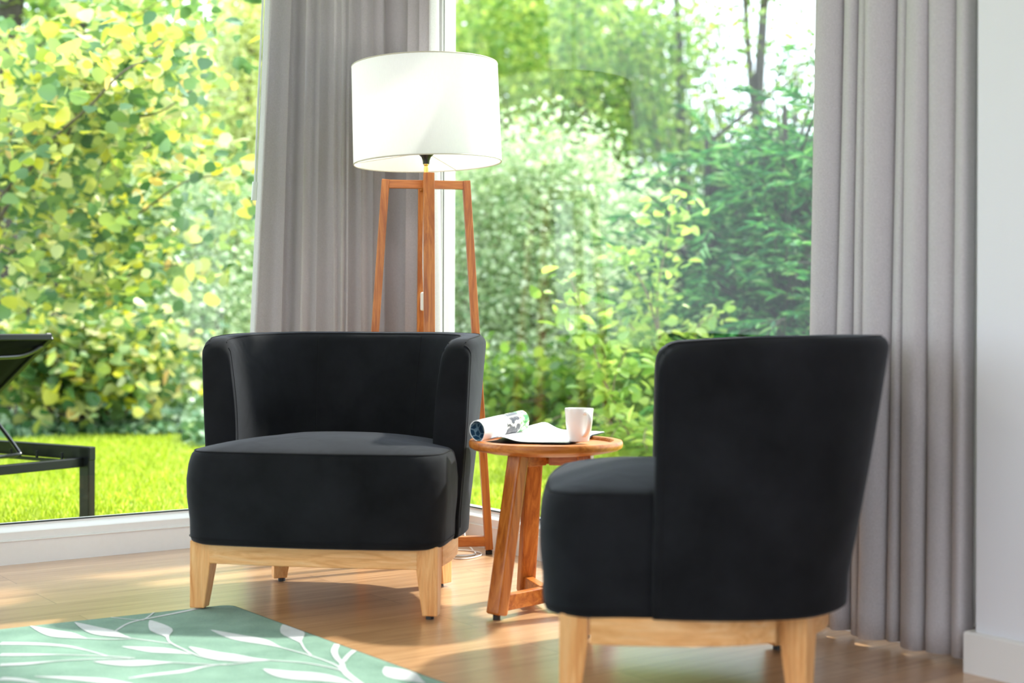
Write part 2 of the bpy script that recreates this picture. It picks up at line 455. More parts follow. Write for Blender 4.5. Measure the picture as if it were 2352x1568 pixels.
# right window
m = MB()
m.extrude(PROF, lambda x,z: RC(x, -.09, z), lambda x,z: RC(x, PB-.001, z))
rcbox(m, -.066, -.002, .0, .262, .1, WT); rcbox(m, -.066, -.010, .2665, .292, .1, WT); rcbox(m, -.066, -.018, .28, .297, .08, WT)
rcbox(m, -.085, -.004, PB-.16, PB-.001, .1, WT); rcbox(m, -.09, -.004, 0, PB-.001, WT-.07, WT)
w2 = m.build('window_2', M_whiteframe); tag(w2, **S)
m = MB(); rcbox(m, -GO-.006, -GO, .290, PB-.055, .122, WT-.06)
tag(m.build('glass_pane', M_glass, w2), kind='structure')
m = MB(); rcbox(m, -GO+.0005, -GO+.004, .2975, PB-.06, .124, .131)
rcbox(m, -.06, -.018, .262, .2665, .12, WT-.07); rcbox(m, -.06, -.016, .292, .2935, .12, WT-.07)
m.build('gasket', M_gasket, w2)
# curtain tracks along the ceiling
m = MB(); rcbox(m, .04, 4.7, .08, .12, RH-.04, RH); tag(m.build('trim_1', M_whiteframe), **S)
m = MB(); rcbox(m, .08, .12, .125, PB+.3, RH-.04, RH) if False else rcbox(m, .04, .08, .125, PB-.02, RH-.04, RH)
tag(m.build('trim_2', M_whiteframe), **S)

# unseen ceiling lamps added as interior fill (their light is part of each lamp)
for i, (a, b) in enumerate(((2.9,3.7), (4.0,2.0), (3.0,5.3))):
    p = RC(a, b, RH)
    t = thing('ceiling_lamp', p, 0, ['round white ceiling lamp between the camera and the window corner', 'round white ceiling lamp on the left side of the room', 'round white ceiling lamp behind the camera'][i], 'ceiling lamp')
    MB().lathe([(.16,0),(.18,-.01),(.18,-.05),(.17,-.055),(.165,-.05)], n=40).build('housing', M_whiteframe, t, smooth=30)
    ld = bpy.data.lights.new('ceiling_lamp_light', 'AREA'); ld.shape = 'DISK'; ld.size = .5; ld.energy = 13; ld.color = (1,.95,1.0)
    lo = bpy.data.objects.new('ceiling_lamp_light', ld); COL.objects.link(lo); lo.parent = t; lo.location = (0,0,-.07)


# ------------------------------------------------------------ armchairs
def chair_plan(n=28):
    """outer plan of the shell from the left wing front round the back to the right wing front"""
    half = [(.362,-.092,0), (.366,.0,0), (.352,.12,0), (.305,.232,0), (.205,.306,0), (.10,.329,0), (0,.334,0)]
    pts = [Vector((-x,y,0)) for x,y,_ in half] + [Vector((x,y,0)) for x,y,_ in reversed(half[:-1])]
    raw = catmull(pts, 24)
    L = [0]
    for i in range(1, len(raw)): L.append(L[-1] + (raw[i]-raw[i-1]).length)
    tot = L[-1]
    # denser at the two wing fronts for the rounded corners
    ds = [0,.003,.008,.016,.026,.038,.052,.07]
    ts = ds + [.07 + (tot-.14)*k/56 for k in range(1,56)] + [tot-d for d in reversed(ds)]
    out = []
    for t in ts:
        i = max(k for k in range(len(L)) if L[k] <= t + 1e-9); i = min(i, len(L)-2)
        f = (t - L[i])/(L[i+1]-L[i]); p = raw[i].lerp(raw[i+1], f)
        tg = (raw[min(i+2,len(raw)-1)] - raw[max(i-1,0)]).normalized()
        out.append((p, Vector((-tg.y, tg.x, 0)) * -1, t, tot))   # outward normal
    return out

def armchair(name, loc, rz, label):
    t = thing(name, loc, rz, label, 'armchair', None)
    # ---- shell (backrest and wings)
    TH = .082; ZT = .748; ZB = .188; rings = []
    sec = []
    for p, nrm, s, tot in chair_plan():
        if nrm.dot(Vector((p.x, p.y-.0, 0))) < 0: nrm = -nrm
        e = min(s, tot - s)
        R = .055
        zt = ZT - .010*(1-min(1,e/.30))**2 + .011*min(1, e/.45)
        if e < R: zt = zt - (R - math.sqrt(max(0, R*R - (R-e)**2)))*.9
        r2 = .007
        pin = 0.0
        if e < r2: pin = r2 - math.sqrt(max(0, r2*r2 - (r2-e)**2))
        backness = max(0, min(1, (p.y+.09)/.39))
        th = TH + .012*backness
        ring = []
        def pt(off, z):     # off: outward offset from the outer line (negative = inside)
            h = max(0, (z - .25)/.5)
            fl = .031*h**1.15 + .030*h*backness
            lean = .010*h + .016*h*backness
            q = p + nrm*(off + fl) + Vector((0, lean, 0))
            return Vector((q.x, q.y, z))
        bulge = .006
        prof = [(-.030+0, ZB+.004), (-.010, ZB), (-.002, ZB+.006), (0, ZB+.03)]
        nz = 14
        for k in range(1, nz): 
            f = k/nz; prof.append((bulge*math.sin(math.pi*f)*.8, ZB+.03 + (zt-.034-ZB-.03)*f))
        rr = .030
        for k in range(0, 6):
            a = math.pi/2*k/5; prof.append((-rr+rr*math.cos(a), zt - rr + rr*math.sin(a)))
        for k in range(0, 6):
            a = math.pi/2*k/5; prof.append((-th+rr - rr*math.sin(a), zt - rr + rr*math.cos(a)))
        for k in range(1, 9):
            f = k/8; prof.append((-th - .008*math.sin(math.pi*f), zt-rr + (.36-zt+rr)*f))
        prof.append((-.05, .36)); prof.append((-.04, ZB+.03))
        mid = -th/2
        for off, z in prof:
            off2 = mid + (off-mid)*(1 - pin/ (th/2))
            z2 = z if z < .5 else z - pin*.6
            ring.append(pt(off2, z2))
        rings.append(ring)
    m = MB(); m.loft(rings, True, True)
    sh = m.build('backrest', M_velvet, t, smooth=48)
    # seams of the shell: front edges of both wings, and the two inner panel seams
    sm = MB()
    for ridx in (3, len(rings)-4):
        sm.tube([rings[ridx][k] for k in range(3, 22)], .0016, 5)
        sm.tube([rings[ridx][k] for k in range(26, 39)], .0016, 5)
    sm.tube([r[21] + Vector((0,0,.0004)) for r in rings[4:-4]], .0017, 5)
    sm.tube([r[25] + Vector((0,0,.0004)) for r in rings[4:-4]], .0017, 5)
    for ridx in (27, len(rings)-28):
        sm.tube([rings[ridx][k] for k in range(26, 39)], .0012, 5)
    sm.build('seam', M_seam, sh, smooth=60)

    # ---- seat block
    def outline(inset=0.0, squash=1.0):
        pts = []
        hw, y0 = .356 - inset, -.316 + inset
        rc = .085
        right = []
        for k in range(0, 7):                       # half of the slightly bowed front
            f = k/6; x = (hw-rc)*f
            right.append((x, y0 - .016*(1-f*f)))
        for k in range(1, 9):
            a = math.pi/2*k/8
            right.append((hw-rc + rc*math.sin(a), y0 + rc - rc*math.cos(a)))
        right += [(hw, -.20), (hw-.001, -.15), (hw-.001, -.11), (hw-.003, -.088), (hw-.022, -.07), (hw-.045, -.02), (hw-.055, .08), (hw-.09, .17), (hw-.17, .22), (.09, .24), (0, .245)]
        pts = right + [(-x, y) for x, y in reversed(right[1:-1])]
        return pts
    lev = [(.030,.190),(.014,.186),(.004,.192),(.001,.205),(.0,.25),(-.006,.31),(-.007,.36),(-.003,.40),(.001,.418),(.004,.428),(.009,.435),(.020,.441)]
    rs = []
    for ins, z in lev:
        rs.append([Vector((x, y, z)) for x, y in outline(ins)])
    base = outline(.020)
    cx, cy = 0.0, -.07
    for k in range(1, 10):
        f = k/10
        rs.append([Vector((cx + (x-cx)*(1-f), cy + (y-cy)*(1-f), .441 + .031*math.sin(math.pi/2*min(1,f*1.25))**.9)) for x, y in base])
    m = MB(); m.loft(rs, True, True)
    st = m.build('seat', M_velvet, t, smooth=50)
    sm = MB(); ol = [Vector((x, y, .4365)) for x, y in outline(.0095)]
    i1 = [i for i, p in enumerate(ol) if p.y < -.095]
    n_ = len(ol); idx = sorted(i1, key=lambda i: (i + n_//2) % n_)
    sm.tube([ol[i] for i in idx], .0018, 5)
    ol = [Vector((x*1.001, y*1.001, .205)) for x, y in outline(-.0002)]
    sm.tube([ol[i] for i in idx], .0010, 5)
    sm.build('seam', M_seam, st, smooth=60)

    # ---- wooden base
    legs = [(-.314,-.250,1,1), (.314,-.250,-1,1), (-.242,.208,1,-1), (.242,.208,-1,-1)]
    for lx, ly, sx, sy in legs:
        m = MB(); w = .029
        ang = 0 if sy > 0 else sx*math.radians(28)
        ca, sa = math.cos(ang), math.sin(ang)
        def L(x, y, z): return Vector((lx + x*ca - y*sa, ly + x*sa + y*ca, z))
        rr_ = []
        for z, tin in ((.194,0), (.135,0), (.10,.0045), (.05,.0115), (.011,.017)):
            # the outer faces stay upright, the two inner faces taper in
            xi = sx*(w) ; xo = -sx*w
            yi = sy*w; yo = -sy*w
            xi -= sx*tin; yi -= sy*tin
            rr_.append([L(xo,yo,z), L(xi,yo,z), L(xi,yi,z), L(xo,yi,z)])
        m.loft(rr_[::-1])
        lg = m.build('leg', M_oakleg, t, bevel=.003)
        MB().lathe([(.0,0),(.011,0),(.011,.008),(.009,.013),(0,.013)], (lx+sx*-.004, ly-sy*.004, 0), 20).build('glide', M_glide, lg, smooth=40)
    m = MB()
    # front rail (bowed), side rails curving in to the back, rear rail
    n = 16
    f = [Vector((-.288 + .576*k/n, -.269 - .012*(1-(2*k/n-1)**2), 0)) for k in range(n+1)]
    def rail(path, th=.022, z0=.133, z1=.19, bow=0.0):
        rings = []
        for i, p in enumerate(path):
            tg = (path[min(i+1,len(path)-1)] - path[max(i-1,0)]).normalized(); nn = Vector((-tg.y, tg.x, 0))
            u = i/(len(path)-1); zb = z0 + bow*math.sin(math.pi*u)
            rings.append([p + nn*(-th/2) + Vector((0,0,zb)), p + nn*(th/2) + Vector((0,0,zb)), p + nn*(th/2) + Vector((0,0,z1)), p - nn*(th/2) + Vector((0,0,z1))])
        return MB().loft(rings)
    rail(f).build('front_rail', M_oakrail, t, bevel=.002, smooth=30)
    for sx in (-1, 1):
        p = catmull([(sx*.333,-.216,0), (sx*.338,-.10,0), (sx*.322,.05,0), (sx*.278,.155,0)], 8)
        rail(p).build('side_rail', M_oakrail if False else M_oakleg2, t, bevel=.002, smooth=30)
    p = catmull([(-.222,.222,0), (-.12,.272,0), (0,.287,0), (.12,.272,0), (.222,.222,0)], 6)
    rail(p).build('rear_rail', M_oakrail, t, bevel=.002, smooth=30)
    return t

M_oakleg2 = wood('pale_beech_side', (.76,.37,.12), (.88,.48,.19), (.92,.57,.27), 'Y', .38)

# chair one: placed by its front feet on the floor
th1 = math.radians(-9.0)
mid = Vector((-.5285, 3.752, 0))
ax = Vector((math.cos(th1), math.sin(th1), 0)); ay = Vector((-math.sin(th1), math.cos(th1), 0))
c1 = mid + ay*.250
armchair('armchair', c1, th1, 'low black velvet armchair facing the room, in front of the lamp')
th2 = math.radians(-95.5)
armchair('armchair', Vector((.408, 3.135, 0)), th2, 'near black velvet armchair seen from its side, in front of the right curtain')


# ------------------------------------------------------------ rug
rc_ = gr(530, 1386, .008); rl = gr(0, 1443, .008); rr_ = gr(1030, 1568, .008)
e1 = (rl - rc_); e1.z = 0; e1.normalize()
e2 = (rr_ - rc_); e2.z = 0; e2.normalize()
e1 = (e1 + Vector((e2.y, -e2.x, 0))*1.0).normalized() if False else e1
W_, H_ = 1.7, 2.3
k0 = Vector((rc_.x, rc_.y, 0))
m = MB()
r = .03
def rug_outline(ins):
    A = k0 + (e1+e2)*ins
    # rounded corner at A going from the e2 side to the e1 side
    arc = []
    for k in range(7):
        q = math.pi/2*k/6
        arc.append(A + e1*(r*(1-math.cos(q))) + e2*(r*(1-math.sin(q))))
    return arc + [k0 + e1*(W_-ins) + e2*ins, k0 + e1*(W_-ins) + e2*(H_-ins), k0 + e2*(H_-ins) + e1*ins]
Z = lambda L, z: [Vector((p.x, p.y, z)) for p in L]
m.loft([Z(rug_outline(0), .0005), Z(rug_outline(0), .006)], True, False, mi=2)
m.loft([Z(rug_outline(0), .006), Z(rug_outline(.006), .0075)], True, False, mi=2)
n0 = len(m.v); m.add(Z(rug_outline(.006), .0075), [list(range(10))], 0)
m.add(Z(rug_outline(0), .0005), [list(range(10))[::-1]], 2)
# woven leaf pattern: stems and leaves, drawn on the floor plane
ZP = .0083
def clipin(p):
    d = p - k0; d.z = 0
    # coordinates in the (e1,e2) basis
    det = e1.x*e2.y - e1.y*e2.x
    u = (d.x*e2.y - d.y*e2.x)/det; v = (e1.x*d.y - e1.y*d.x)/det
    u = max(.008, u); v = max(.008, v)
    q = k0 + e1*u + e2*v; return Vector((q.x, q.y, ZP))
def stripe(pxpts, ws):
    """pattern shape along a centre line given on the photograph's floor, ws are half widths in metres"""
    c = catmull([gr(x, y, ZP) for x, y in pxpts], 8); lift = Vector((0,0,.00004*(len(m.v) // 18 % 20)))
    n = len(c); L = []; Rr = []
    for i, p in enumerate(c):
        tg = (c[min(i+1,n-1)] - c[max(i-1,0)]).normalized(); nn = Vector((-tg.y, tg.x, 0))
        f = i/(n-1)*(len(ws)-1); k = min(int(f), len(ws)-2); w = ws[k] + (ws[k+1]-ws[k])*(f-k)
        L.append(clipin(p + nn*w) + lift); Rr.append(clipin(p - nn*w) + lift)
    o = len(m.v); m.v += [tuple(p) for p in L + Rr]
    for i in range(n-1):
        m.f.append([o+i, o+i+1, o+n+i+1, o+n+i]); m.m.append(1)
T = .0028
LEAF = [.002,.012,.020,.026,.029,.026,.018,.009,T]
ST = [T, T]
def leaf(pts, k=1.0): stripe(pts, [w*k for w in LEAF[:-1]] + [T])
leaf([(485,1446),(540,1461),(600,1473),(645,1486)], .9)                    # top right leaf
stripe([(645,1486),(710,1504),(770,1526),(790,1545)], ST)
leaf([(650,1434),(672,1452),(690,1475)], 1.0); stripe([(690,1472),(700,1490),(715,1504)], ST)
leaf([(345,1424),(370,1445),(385,1463)], .95); stripe([(384,1462),(390,1474),(420,1490),(455,1505),(500,1515)], ST)
leaf([(172,1429),(215,1445),(255,1456),(300,1465)], 1.0); stripe([(300,1465),(340,1470),(390,1477)], ST)
stripe([(262,1450),(300,1429),(370,1414),(430,1402),(465,1394)], [T,.004,.006,.007,.009])
stripe([(255,1417),(290,1421),(330,1424)], ST); stripe([(330,1423),(345,1413),(358,1402)], ST)
leaf([(70,1437),(120,1452),(160,1460),(200,1466)], 1.0); stripe([(200,1466),(250,1468),(300,1467)], ST)
leaf([(435,1485),(490,1503),(550,1512),(620,1516)], 1.1)
stripe([(620,1516),(700,1522),(760,1533),(800,1545)], ST); stripe([(500,1515),(560,1519),(620,1516)], ST)
leaf([(280,1484),(340,1490),(390,1495),(440,1501)], .85)
stripe([(0,1477),(80,1478),(150,1483),(200,1493),(250,1507)], [.014,.013,.008,T,T])
stripe([(0,1503),(70,1503),(140,1503),(240,1506),(310,1511)], [.013,.011,T,T,T])
leaf([(215,1519),(280,1522),(340,1522),(400,1521)], 1.0); stripe([(400,1521),(450,1524),(520,1526),(580,1519)], ST)
stripe([(0,1527),(60,1524),(130,1518),(200,1514),(300,1512)], [.012,.011,T,T,T])
stripe([(295,1557),(350,1549),(420,1541),(470,1530),(520,1524)], [T,.010,.012,.006,T])
stripe([(80,1553),(150,1556),(230,1562),(300,1572)], [.002,.012,.018,.010])
stripe([(0,1558),(40,1560),(90,1568)], [.014,.010,T])
leaf([(605,1536),(660,1548),(740,1556),(820,1572)], 1.2)
stripe([(775,1478),(768,1495),(775,1512),(785,1522),(788,1535),(800,1550),(830,1572)], [.008,.008,.007,.006,.007,.008,.008])
stripe([(815,1493),(800,1505),(788,1520)], [.007,.006,.006])
leaf([(885,1530),(920,1548),(975,1568)], 1.2)
m2 = m.build('area_rug', [M_ruggreen, M_rugleaf, M_rugedge])
tag(m2, 'green rug with pale grey trailing leaf pattern on the wooden floor', 'rug')


# ------------------------------------------------------------ floor lamp
LD = 4.735
lc = at(978, 600, LD); lamp_xy = Vector((lc.x, lc.y, 0))
lrz = math.radians(8)
t = thing('floor_lamp', lamp_xy, lrz, 'teak floor lamp with a big white drum shade behind the armchair', 'floor lamp')
zt = at(978, 414, LD).z      # top of the cross arms
R0, R1 = .137, .220
for k, (dx, dy) in enumerate(((-1,0),(1,0),(0,-1),(0,1))):
    d = Vector((dx,dy,0)); side = Vector((-dy,dx,0))
    m = MB(); h = zt + (.012 if dy else 0)
    tw = .036 if dy else .034
    m.beam(d*R1 + Vector((0,0,.016)), d*(R0 if not dy else R0-.02) + Vector((0,0,h if dy else zt)), tw, .026, side)
    lg = m.build('leg', M_teakleg, t, bevel=.002)
    MB().lathe([(.0,0),(.012,0),(.012,.012),(0,.016)], tuple(d*R1), 16).build('glide', M_glide, lg, smooth=40)
    ih = R0-.010 if not dy else R0-.032
    m = MB(); m.beam(Vector((0,0,zt-.015)) + d*(.0 if dx < 0 else .0), d*ih + Vector((0,0,zt-.015)), .026, .028, side)
    m.build('arm', M_teakh if dx else M_teakleg, t, bevel=.0015)
    m = MB(); m.beam(Vector((0,0,.045)), d*(R1-.012) + Vector((0,0,.045)), .030, .034, side)
    m.build('stretcher', M_teakh, t, bevel=.0015)
MB().lathe([(.0,zt),(.0062,zt),(.0062,zt+.016),(.0075,zt+.016),(.0075,zt+.042),(.0065,zt+.044),(.0055,zt+.048),(.008,zt+.051),(.008,zt+.055),(0,zt+.056)], n=20).build('brass_stem', M_brass, t, smooth=40)
MB().lathe([(.0,zt+.055),(.011,zt+.055),(.012,zt+.066),(.016,zt+.078),(.026,zt+.088),(.027,zt+.094),(.020,zt+.096),(.020,zt+.13),(0,zt+.13)], n=28).build('socket', M_blackpl, t, smooth=40)
zb = at(978, 375, LD).z; zs = at(978, 152, LD).z; SR = .2515
shz = (zb+zs)/2; tl = math.radians(2.0)
TF = Matrix.Translation((0,0,shz)) @ Matrix.Rotation(-lrz,4,'Z') @ Matrix.Rotation(-tl,4,'Y') @ Matrix.Rotation(lrz,4,'Z')
hh = (zs-zb)/2
m = MB(); m.lathe([(SR,-hh),(SR*.985,hh),(SR*.985-.003,hh),(SR-.003,-hh),(SR,-hh)], n=96, cap=False, tf=lambda p: TF @ p)
sd = m.build('lamp_shade', M_shade, t, smooth=50)
MWIRE = plain('shade_wire', (.62,.56,.50), .5)
for z, rr2 in ((-hh, SR-.001), (hh, SR*.985-.001)):
    m = MB(); m.tube([TF @ Vector((rr2*math.cos(2*math.pi*k/64), rr2*math.sin(2*math.pi*k/64), z)) for k in range(65)], .0024, 6); m.build('shade_ring', MWIRE, sd, smooth=50)
m = MB()
for k in range(3):
    a = math.radians(-50 + 120*k - 8)
    p0 = TF @ Vector(((SR-.003)*math.cos(a), (SR-.003)*math.sin(a), -hh+.002)); m.tube([Vector((0,0,zt+.095)), p0], .0013, 5)
m.build('shade_spider', MWIRE, sd, smooth=50)
MB().lathe([(0,zt+.13),(.014,zt+.135),(.03,zt+.17),(.03,zt+.19),(.018,zt+.215),(0,zt+.22)], n=24).build('light_bulb', plain('frosted_bulb', (.9,.9,.88), .3), sd, smooth=60)
ld = bpy.data.lights.new('floor_lamp_light', 'POINT'); ld.energy = 2.6; ld.color = (1,.90,.84); ld.shadow_soft_size = .05
lo = bpy.data.objects.new('floor_lamp_light', ld); COL.objects.link(lo); lo.parent = t; lo.location = (0,0,zt+.25)
# cord down the back leg, inline switch, loop on the floor
Rm = Matrix.Rotation(-lrz, 3, 'Z')
def LW(px, py, d): return Rm @ (at(px, py, d) - lamp_xy)
def LG(px, py, z=.003): return Rm @ (gr(px, py, z) - lamp_xy)
c = catmull([LW(975,432,4.80), LW(974,480,4.80), LW(972,600,4.80), LW(974,672,4.79), LW(975,760,4.80), LW(976,1000,4.82), LW(990,1245,4.80),
             LG(1010,1275), LG(1060,1283), LG(1098,1277), LG(1105,1270), LG(1075,1264), LG(1010,1262), LG(1000,1268), LG(1050,1276), LG(1090,1272), LG(1085,1262), LW(1071,1244,4.87), LW(1067,1225,4.90), LW(1064,1200,4.92), LW(1052,1180,4.94)], 8)
MB().tube(c, .0026, 6).build('power_cord', M_cable, t, smooth=60)
sw = LW(973,692,4.782)
m = MB(); m.box((sw.x-.011, sw.y-.009, sw.z-.032), (sw.x+.011, sw.y+.006, sw.z+.032)); m.build('cord_switch', M_cable, t, bevel=.006, seg=3)


# ------------------------------------------------------------ side table
tc_ = Vector((.094, 3.83, 0)); TZ = .466; TR = .2115
t = thing('side_table', tc_, 0, 'small round teak side table with three splayed legs between the armchairs', 'side table')
MB().lathe([(0,TZ-.034),(TR-.050,TZ-.034),(TR-.012,TZ-.026),(TR-.002,TZ-.020),(TR,TZ-.014),(TR,TZ-.006),(TR-.003,TZ-.001),(TR-.008,TZ),(TR-.024,TZ),(TR-.028,TZ-.003),(TR-.030,TZ-.009),(0,TZ-.009)], n=96).build('tabletop', M_teakh, t, smooth=35)
for k, ang in enumerate((226, 106, -14)):
    a = math.radians(ang); d = Vector((math.cos(a), math.sin(a), 0)); side = Vector((-d.y, d.x, 0))
    rt, rb = .108, .190
    m = MB(); m.beam(d*rb + Vector((0,0,.012)), d*rt + Vector((0,0,TZ-.034)), .047, .040, side)
    lg = m.build('leg', M_teakleg, t, bevel=.006, seg=2)
    MB().lathe([(.0,0),(.010,0),(.010,.012),(0,.014)], tuple(d*rb), 18).build('glide', M_glide, lg, smooth=40)
    m = MB(); m.beam(d*.012+Vector((0,0,.041)), d*(rb-.018)+Vector((0,0,.041)), .026, .042, side); m.build('stretcher', M_teakh, t, bevel=.002)
    m = MB(); m.beam(d*.012+Vector((0,0,TZ-.052)), d*(rt-.012)+Vector((0,0,TZ-.052)), .028, .034, side); m.build('apron', M_teakh, t, bevel=.002)

# mug
TS = TZ - .009
mp = gr(1330, 1013.5, TS+.0068); mp.z = TS+.0068
t = thing('coffee_mug', mp, 0, 'white porcelain mug with handle standing on the side table', 'mug')
MB().lathe([(0,0),(.026,0),(.0285,.003),(.0285,.008),(.030,.014),(.0335,.030),(.0365,.055),(.0385,.080),(.0393,.089),(.0388,.0905),(.0375,.0895),(.0365,.080),(.034,.050),(.029,.014),(0,.010)], n=64).build('cup_body', M_porcelain, t, smooth=60)
a = math.radians(-90+22); d = Vector((math.cos(a), math.sin(a), 0))
hp = catmull([d*.036+Vector((0,0,.076)), d*.050+Vector((0,0,.083)), d*.064+Vector((0,0,.076)), d*.067+Vector((0,0,.058)), d*.058+Vector((0,0,.036)), d*.046+Vector((0,0,.024)), d*.031+Vector((0,0,.017))], 6)
sd_ = Vector((-d.y, d.x, 0)); rings = []
for i, p in enumerate(hp):
    tg = (hp[min(i+1,len(hp)-1)] - hp[max(i-1,0)]).normalized(); nn = tg.cross(sd_)
    rings.append([p + sd_*(.0065*math.cos(2*math.pi*k/12)) + nn*(.0036*math.sin(2*math.pi*k/12)) for k in range(12)])
MB().loft(rings).build('handle', M_porcelain, t, smooth=60)

# magazine: rolled half and flat pages
def cover_mat():
    m, nt, b = mat('magazine_print')
    tc = N(nt, 'ShaderNodeTexCoord'); mp_ = N(nt, 'ShaderNodeMapping'); nt.links.new(tc.outputs['UV'], mp_.inputs[0])
    sp = N(nt, 'ShaderNodeSeparateXYZ'); nt.links.new(mp_.outputs[0], sp.inputs[0])
    n = N(nt, 'ShaderNodeTexNoise', i_Scale=7.0, i_Detail=3.0, i_Distortion=.9); nt.links.new(tc.outputs['UV'], n.inputs[0])
    pic = ramp(nt, [(.30,(.02,.02,.025)), (.50,(.055,.05,.06)), (.56,(.52,.48,.44)), (.68,(.86,.80,.76))], 'LINEAR'); nt.links.new(n.outputs['Fac'], pic.inputs[0])
    n2 = N(nt, 'ShaderNodeTexNoise', i_Scale=9.0, i_Detail=2.0); nt.links.new(tc.outputs['UV'], n2.inputs[0])
    pic2 = ramp(nt, [(.38,(.06,.26,.07)), (.50,(.30,.50,.22)), (.55,(.86,.84,.80)), (.66,(.70,.16,.09))]); nt.links.new(n2.outputs['Fac'], pic2.inputs[0])
    g1 = ramp(nt, [(0,(0,0,0)), (.495,(0,0,0)), (.50,(1,1,1)), (1,(1,1,1))]); nt.links.new(sp.outputs['X'], g1.inputs[0])
    g2 = ramp(nt, [(0,(0,0,0)), (.80,(0,0,0)), (.82,(1,1,1)), (1,(1,1,1))]); nt.links.new(sp.outputs['X'], g2.inputs[0])
    m1 = N(nt, 'ShaderNodeMix', data_type='RGBA'); nt.links.new(g2.outputs[0], m1.inputs[0]); nt.links.new(pic.outputs[0], m1.inputs[6]); nt.links.new(pic2.outputs[0], m1.inputs[7])
    m2_ = N(nt, 'ShaderNodeMix', data_type='RGBA'); nt.links.new(g1.outputs[0], m2_.inputs[0]); m2_.inputs[6].default_value = (.86,.87,.88,1); nt.links.new(m1.outputs[2], m2_.inputs[7])
    nt.links.new(m2_.outputs[2], b.inputs['Base Color']); b.inputs['Roughness'].default_value = .25; return m
M_cover = cover_mat()
M_paper = plain('magazine_paper', (.86,.87,.89), .35)
def inner_mat():
    m, nt, b = mat('blue_inside_page'); v = coords(nt, (1,1,1), src='UV')
    w = N(nt, 'ShaderNodeTexVoronoi', i_Scale=9.0, feature='DISTANCE_TO_EDGE'); nt.links.new(v, w.inputs['Vector'])
    r = ramp(nt, [(.0,(.42,.62,.70)), (.06,(.30,.50,.62)), (.10,(.02,.09,.19)), (1,(.012,.05,.13))]); nt.links.new(w.outputs['Distance'], r.inputs[0])
    nt.links.new(r.outputs[0], b.inputs['Base Color']); b.inputs['Roughness'].default_value = .3; return m
M_inner = inner_mat()
M_mgdark = plain('dark_back_cover', (.014,.010,.030), .35)

pL = Vector((-.0935, 3.775, TZ+.0285)); pR = Vector((.0285, 3.955, TZ+.046))
t = thing('magazine', Vector((.02, 3.86, TZ)), 0, 'open magazine with its cover half rolled up, lying on the side table', 'magazine')
O = Vector((.02, 3.86, TZ))
ax_ = (pR-pL).normalized(); sx_ = ax_.cross(Vector((0,0,1))).normalized(); ux_ = sx_.cross(ax_)   # sx_ : towards the viewer's right
def rollring(f, rad):
    c = pL.lerp(pR, f) - O; out = []
    n = 40
    for k in range(n+1):
        q = math.radians(-70) - 2*math.pi*k/n*1.0
        # teardrop that closes at the lower right where the pages leave the roll
        e = 1 + .16*max(0, math.cos(q - math.radians(-70)))**6
        out.append(c + sx_*(rad*e*math.cos(q)*.96) + ux_*(rad*e*math.sin(q)*1.04))
    return out
def uvgrid(rings, name, material, parent):
    nu, nv = len(rings), len(rings[0]); me = bpy.data.meshes.new(name)
    v = [tuple(p) for r in rings for p in r]; f = []; 
    for i in range(nu-1):
        for j in range(nv-1): f.append((i*nv+j, (i+1)*nv+j, (i+1)*nv+j+1, i*nv+j+1))
    me.from_pydata(v, [], f); uvl = me.uv_layers.new(name='UVMap')
    for lp in me.loops:
        i, j = divmod(lp.vertex_index, nv); uvl.data[lp.index].uv = (i/(nu-1), j/(nv-1))
    for p in me.polygons: p.use_smooth = True
    me.materials.append(material); o = bpy.data.objects.new(name, me); COL.objects.link(o); o.parent = parent; return o
rings = [rollring(k/10, .0265) for k in range(11)]
ro = uvgrid(rings, 'rolled_cover', M_cover, t)
ri = uvgrid([rollring(k/10, .0245) for k in range(11)], 'inside_page', M_inner, ro)
for f in (0, 1):
    m = MB(); A, B = rollring(f, .0265), rollring(f, .0245); m.loft([A, B], False, False); m.build('page_edge', M_paper, ro, smooth=60)
# flat pages
q00, q10, q11, q01 = gr(1112,1013,TS+.006), gr(1302,1019,TS+.003), gr(1388,999,TS+.003), gr(1216,990,TS+.006)
def page(off, dz, lift=1.0):
    rg = []
    for i in range(25):
        u = i/24; row = []
        for j in range(9):
            v = j/8
            p = q00.lerp(q10,u).lerp(q01.lerp(q11,u), v)
            z = TS + dz + lift*(.017*math.exp(-((u-.20)/.15)**2)*(.75+.5*v))
            e = min(1, max(0, (math.hypot(p.x-tc_.x, p.y-tc_.y) - .155)/.03)); z += .0075*e*e*(3-2*e)
            row.append(Vector((p.x, p.y, z)) - O + off)
        rg.append(row)
    return rg
uvgrid(page(Vector((0,0,0)), .0065), 'open_page', M_paper, t)
uvgrid(page(Vector((.002,-.001,0)), .0050, .96), 'open_page', M_paper, t)
uvgrid(page(Vector((.004,-.003,0)), .0030, .12), 'back_cover', M_mgdark, t)


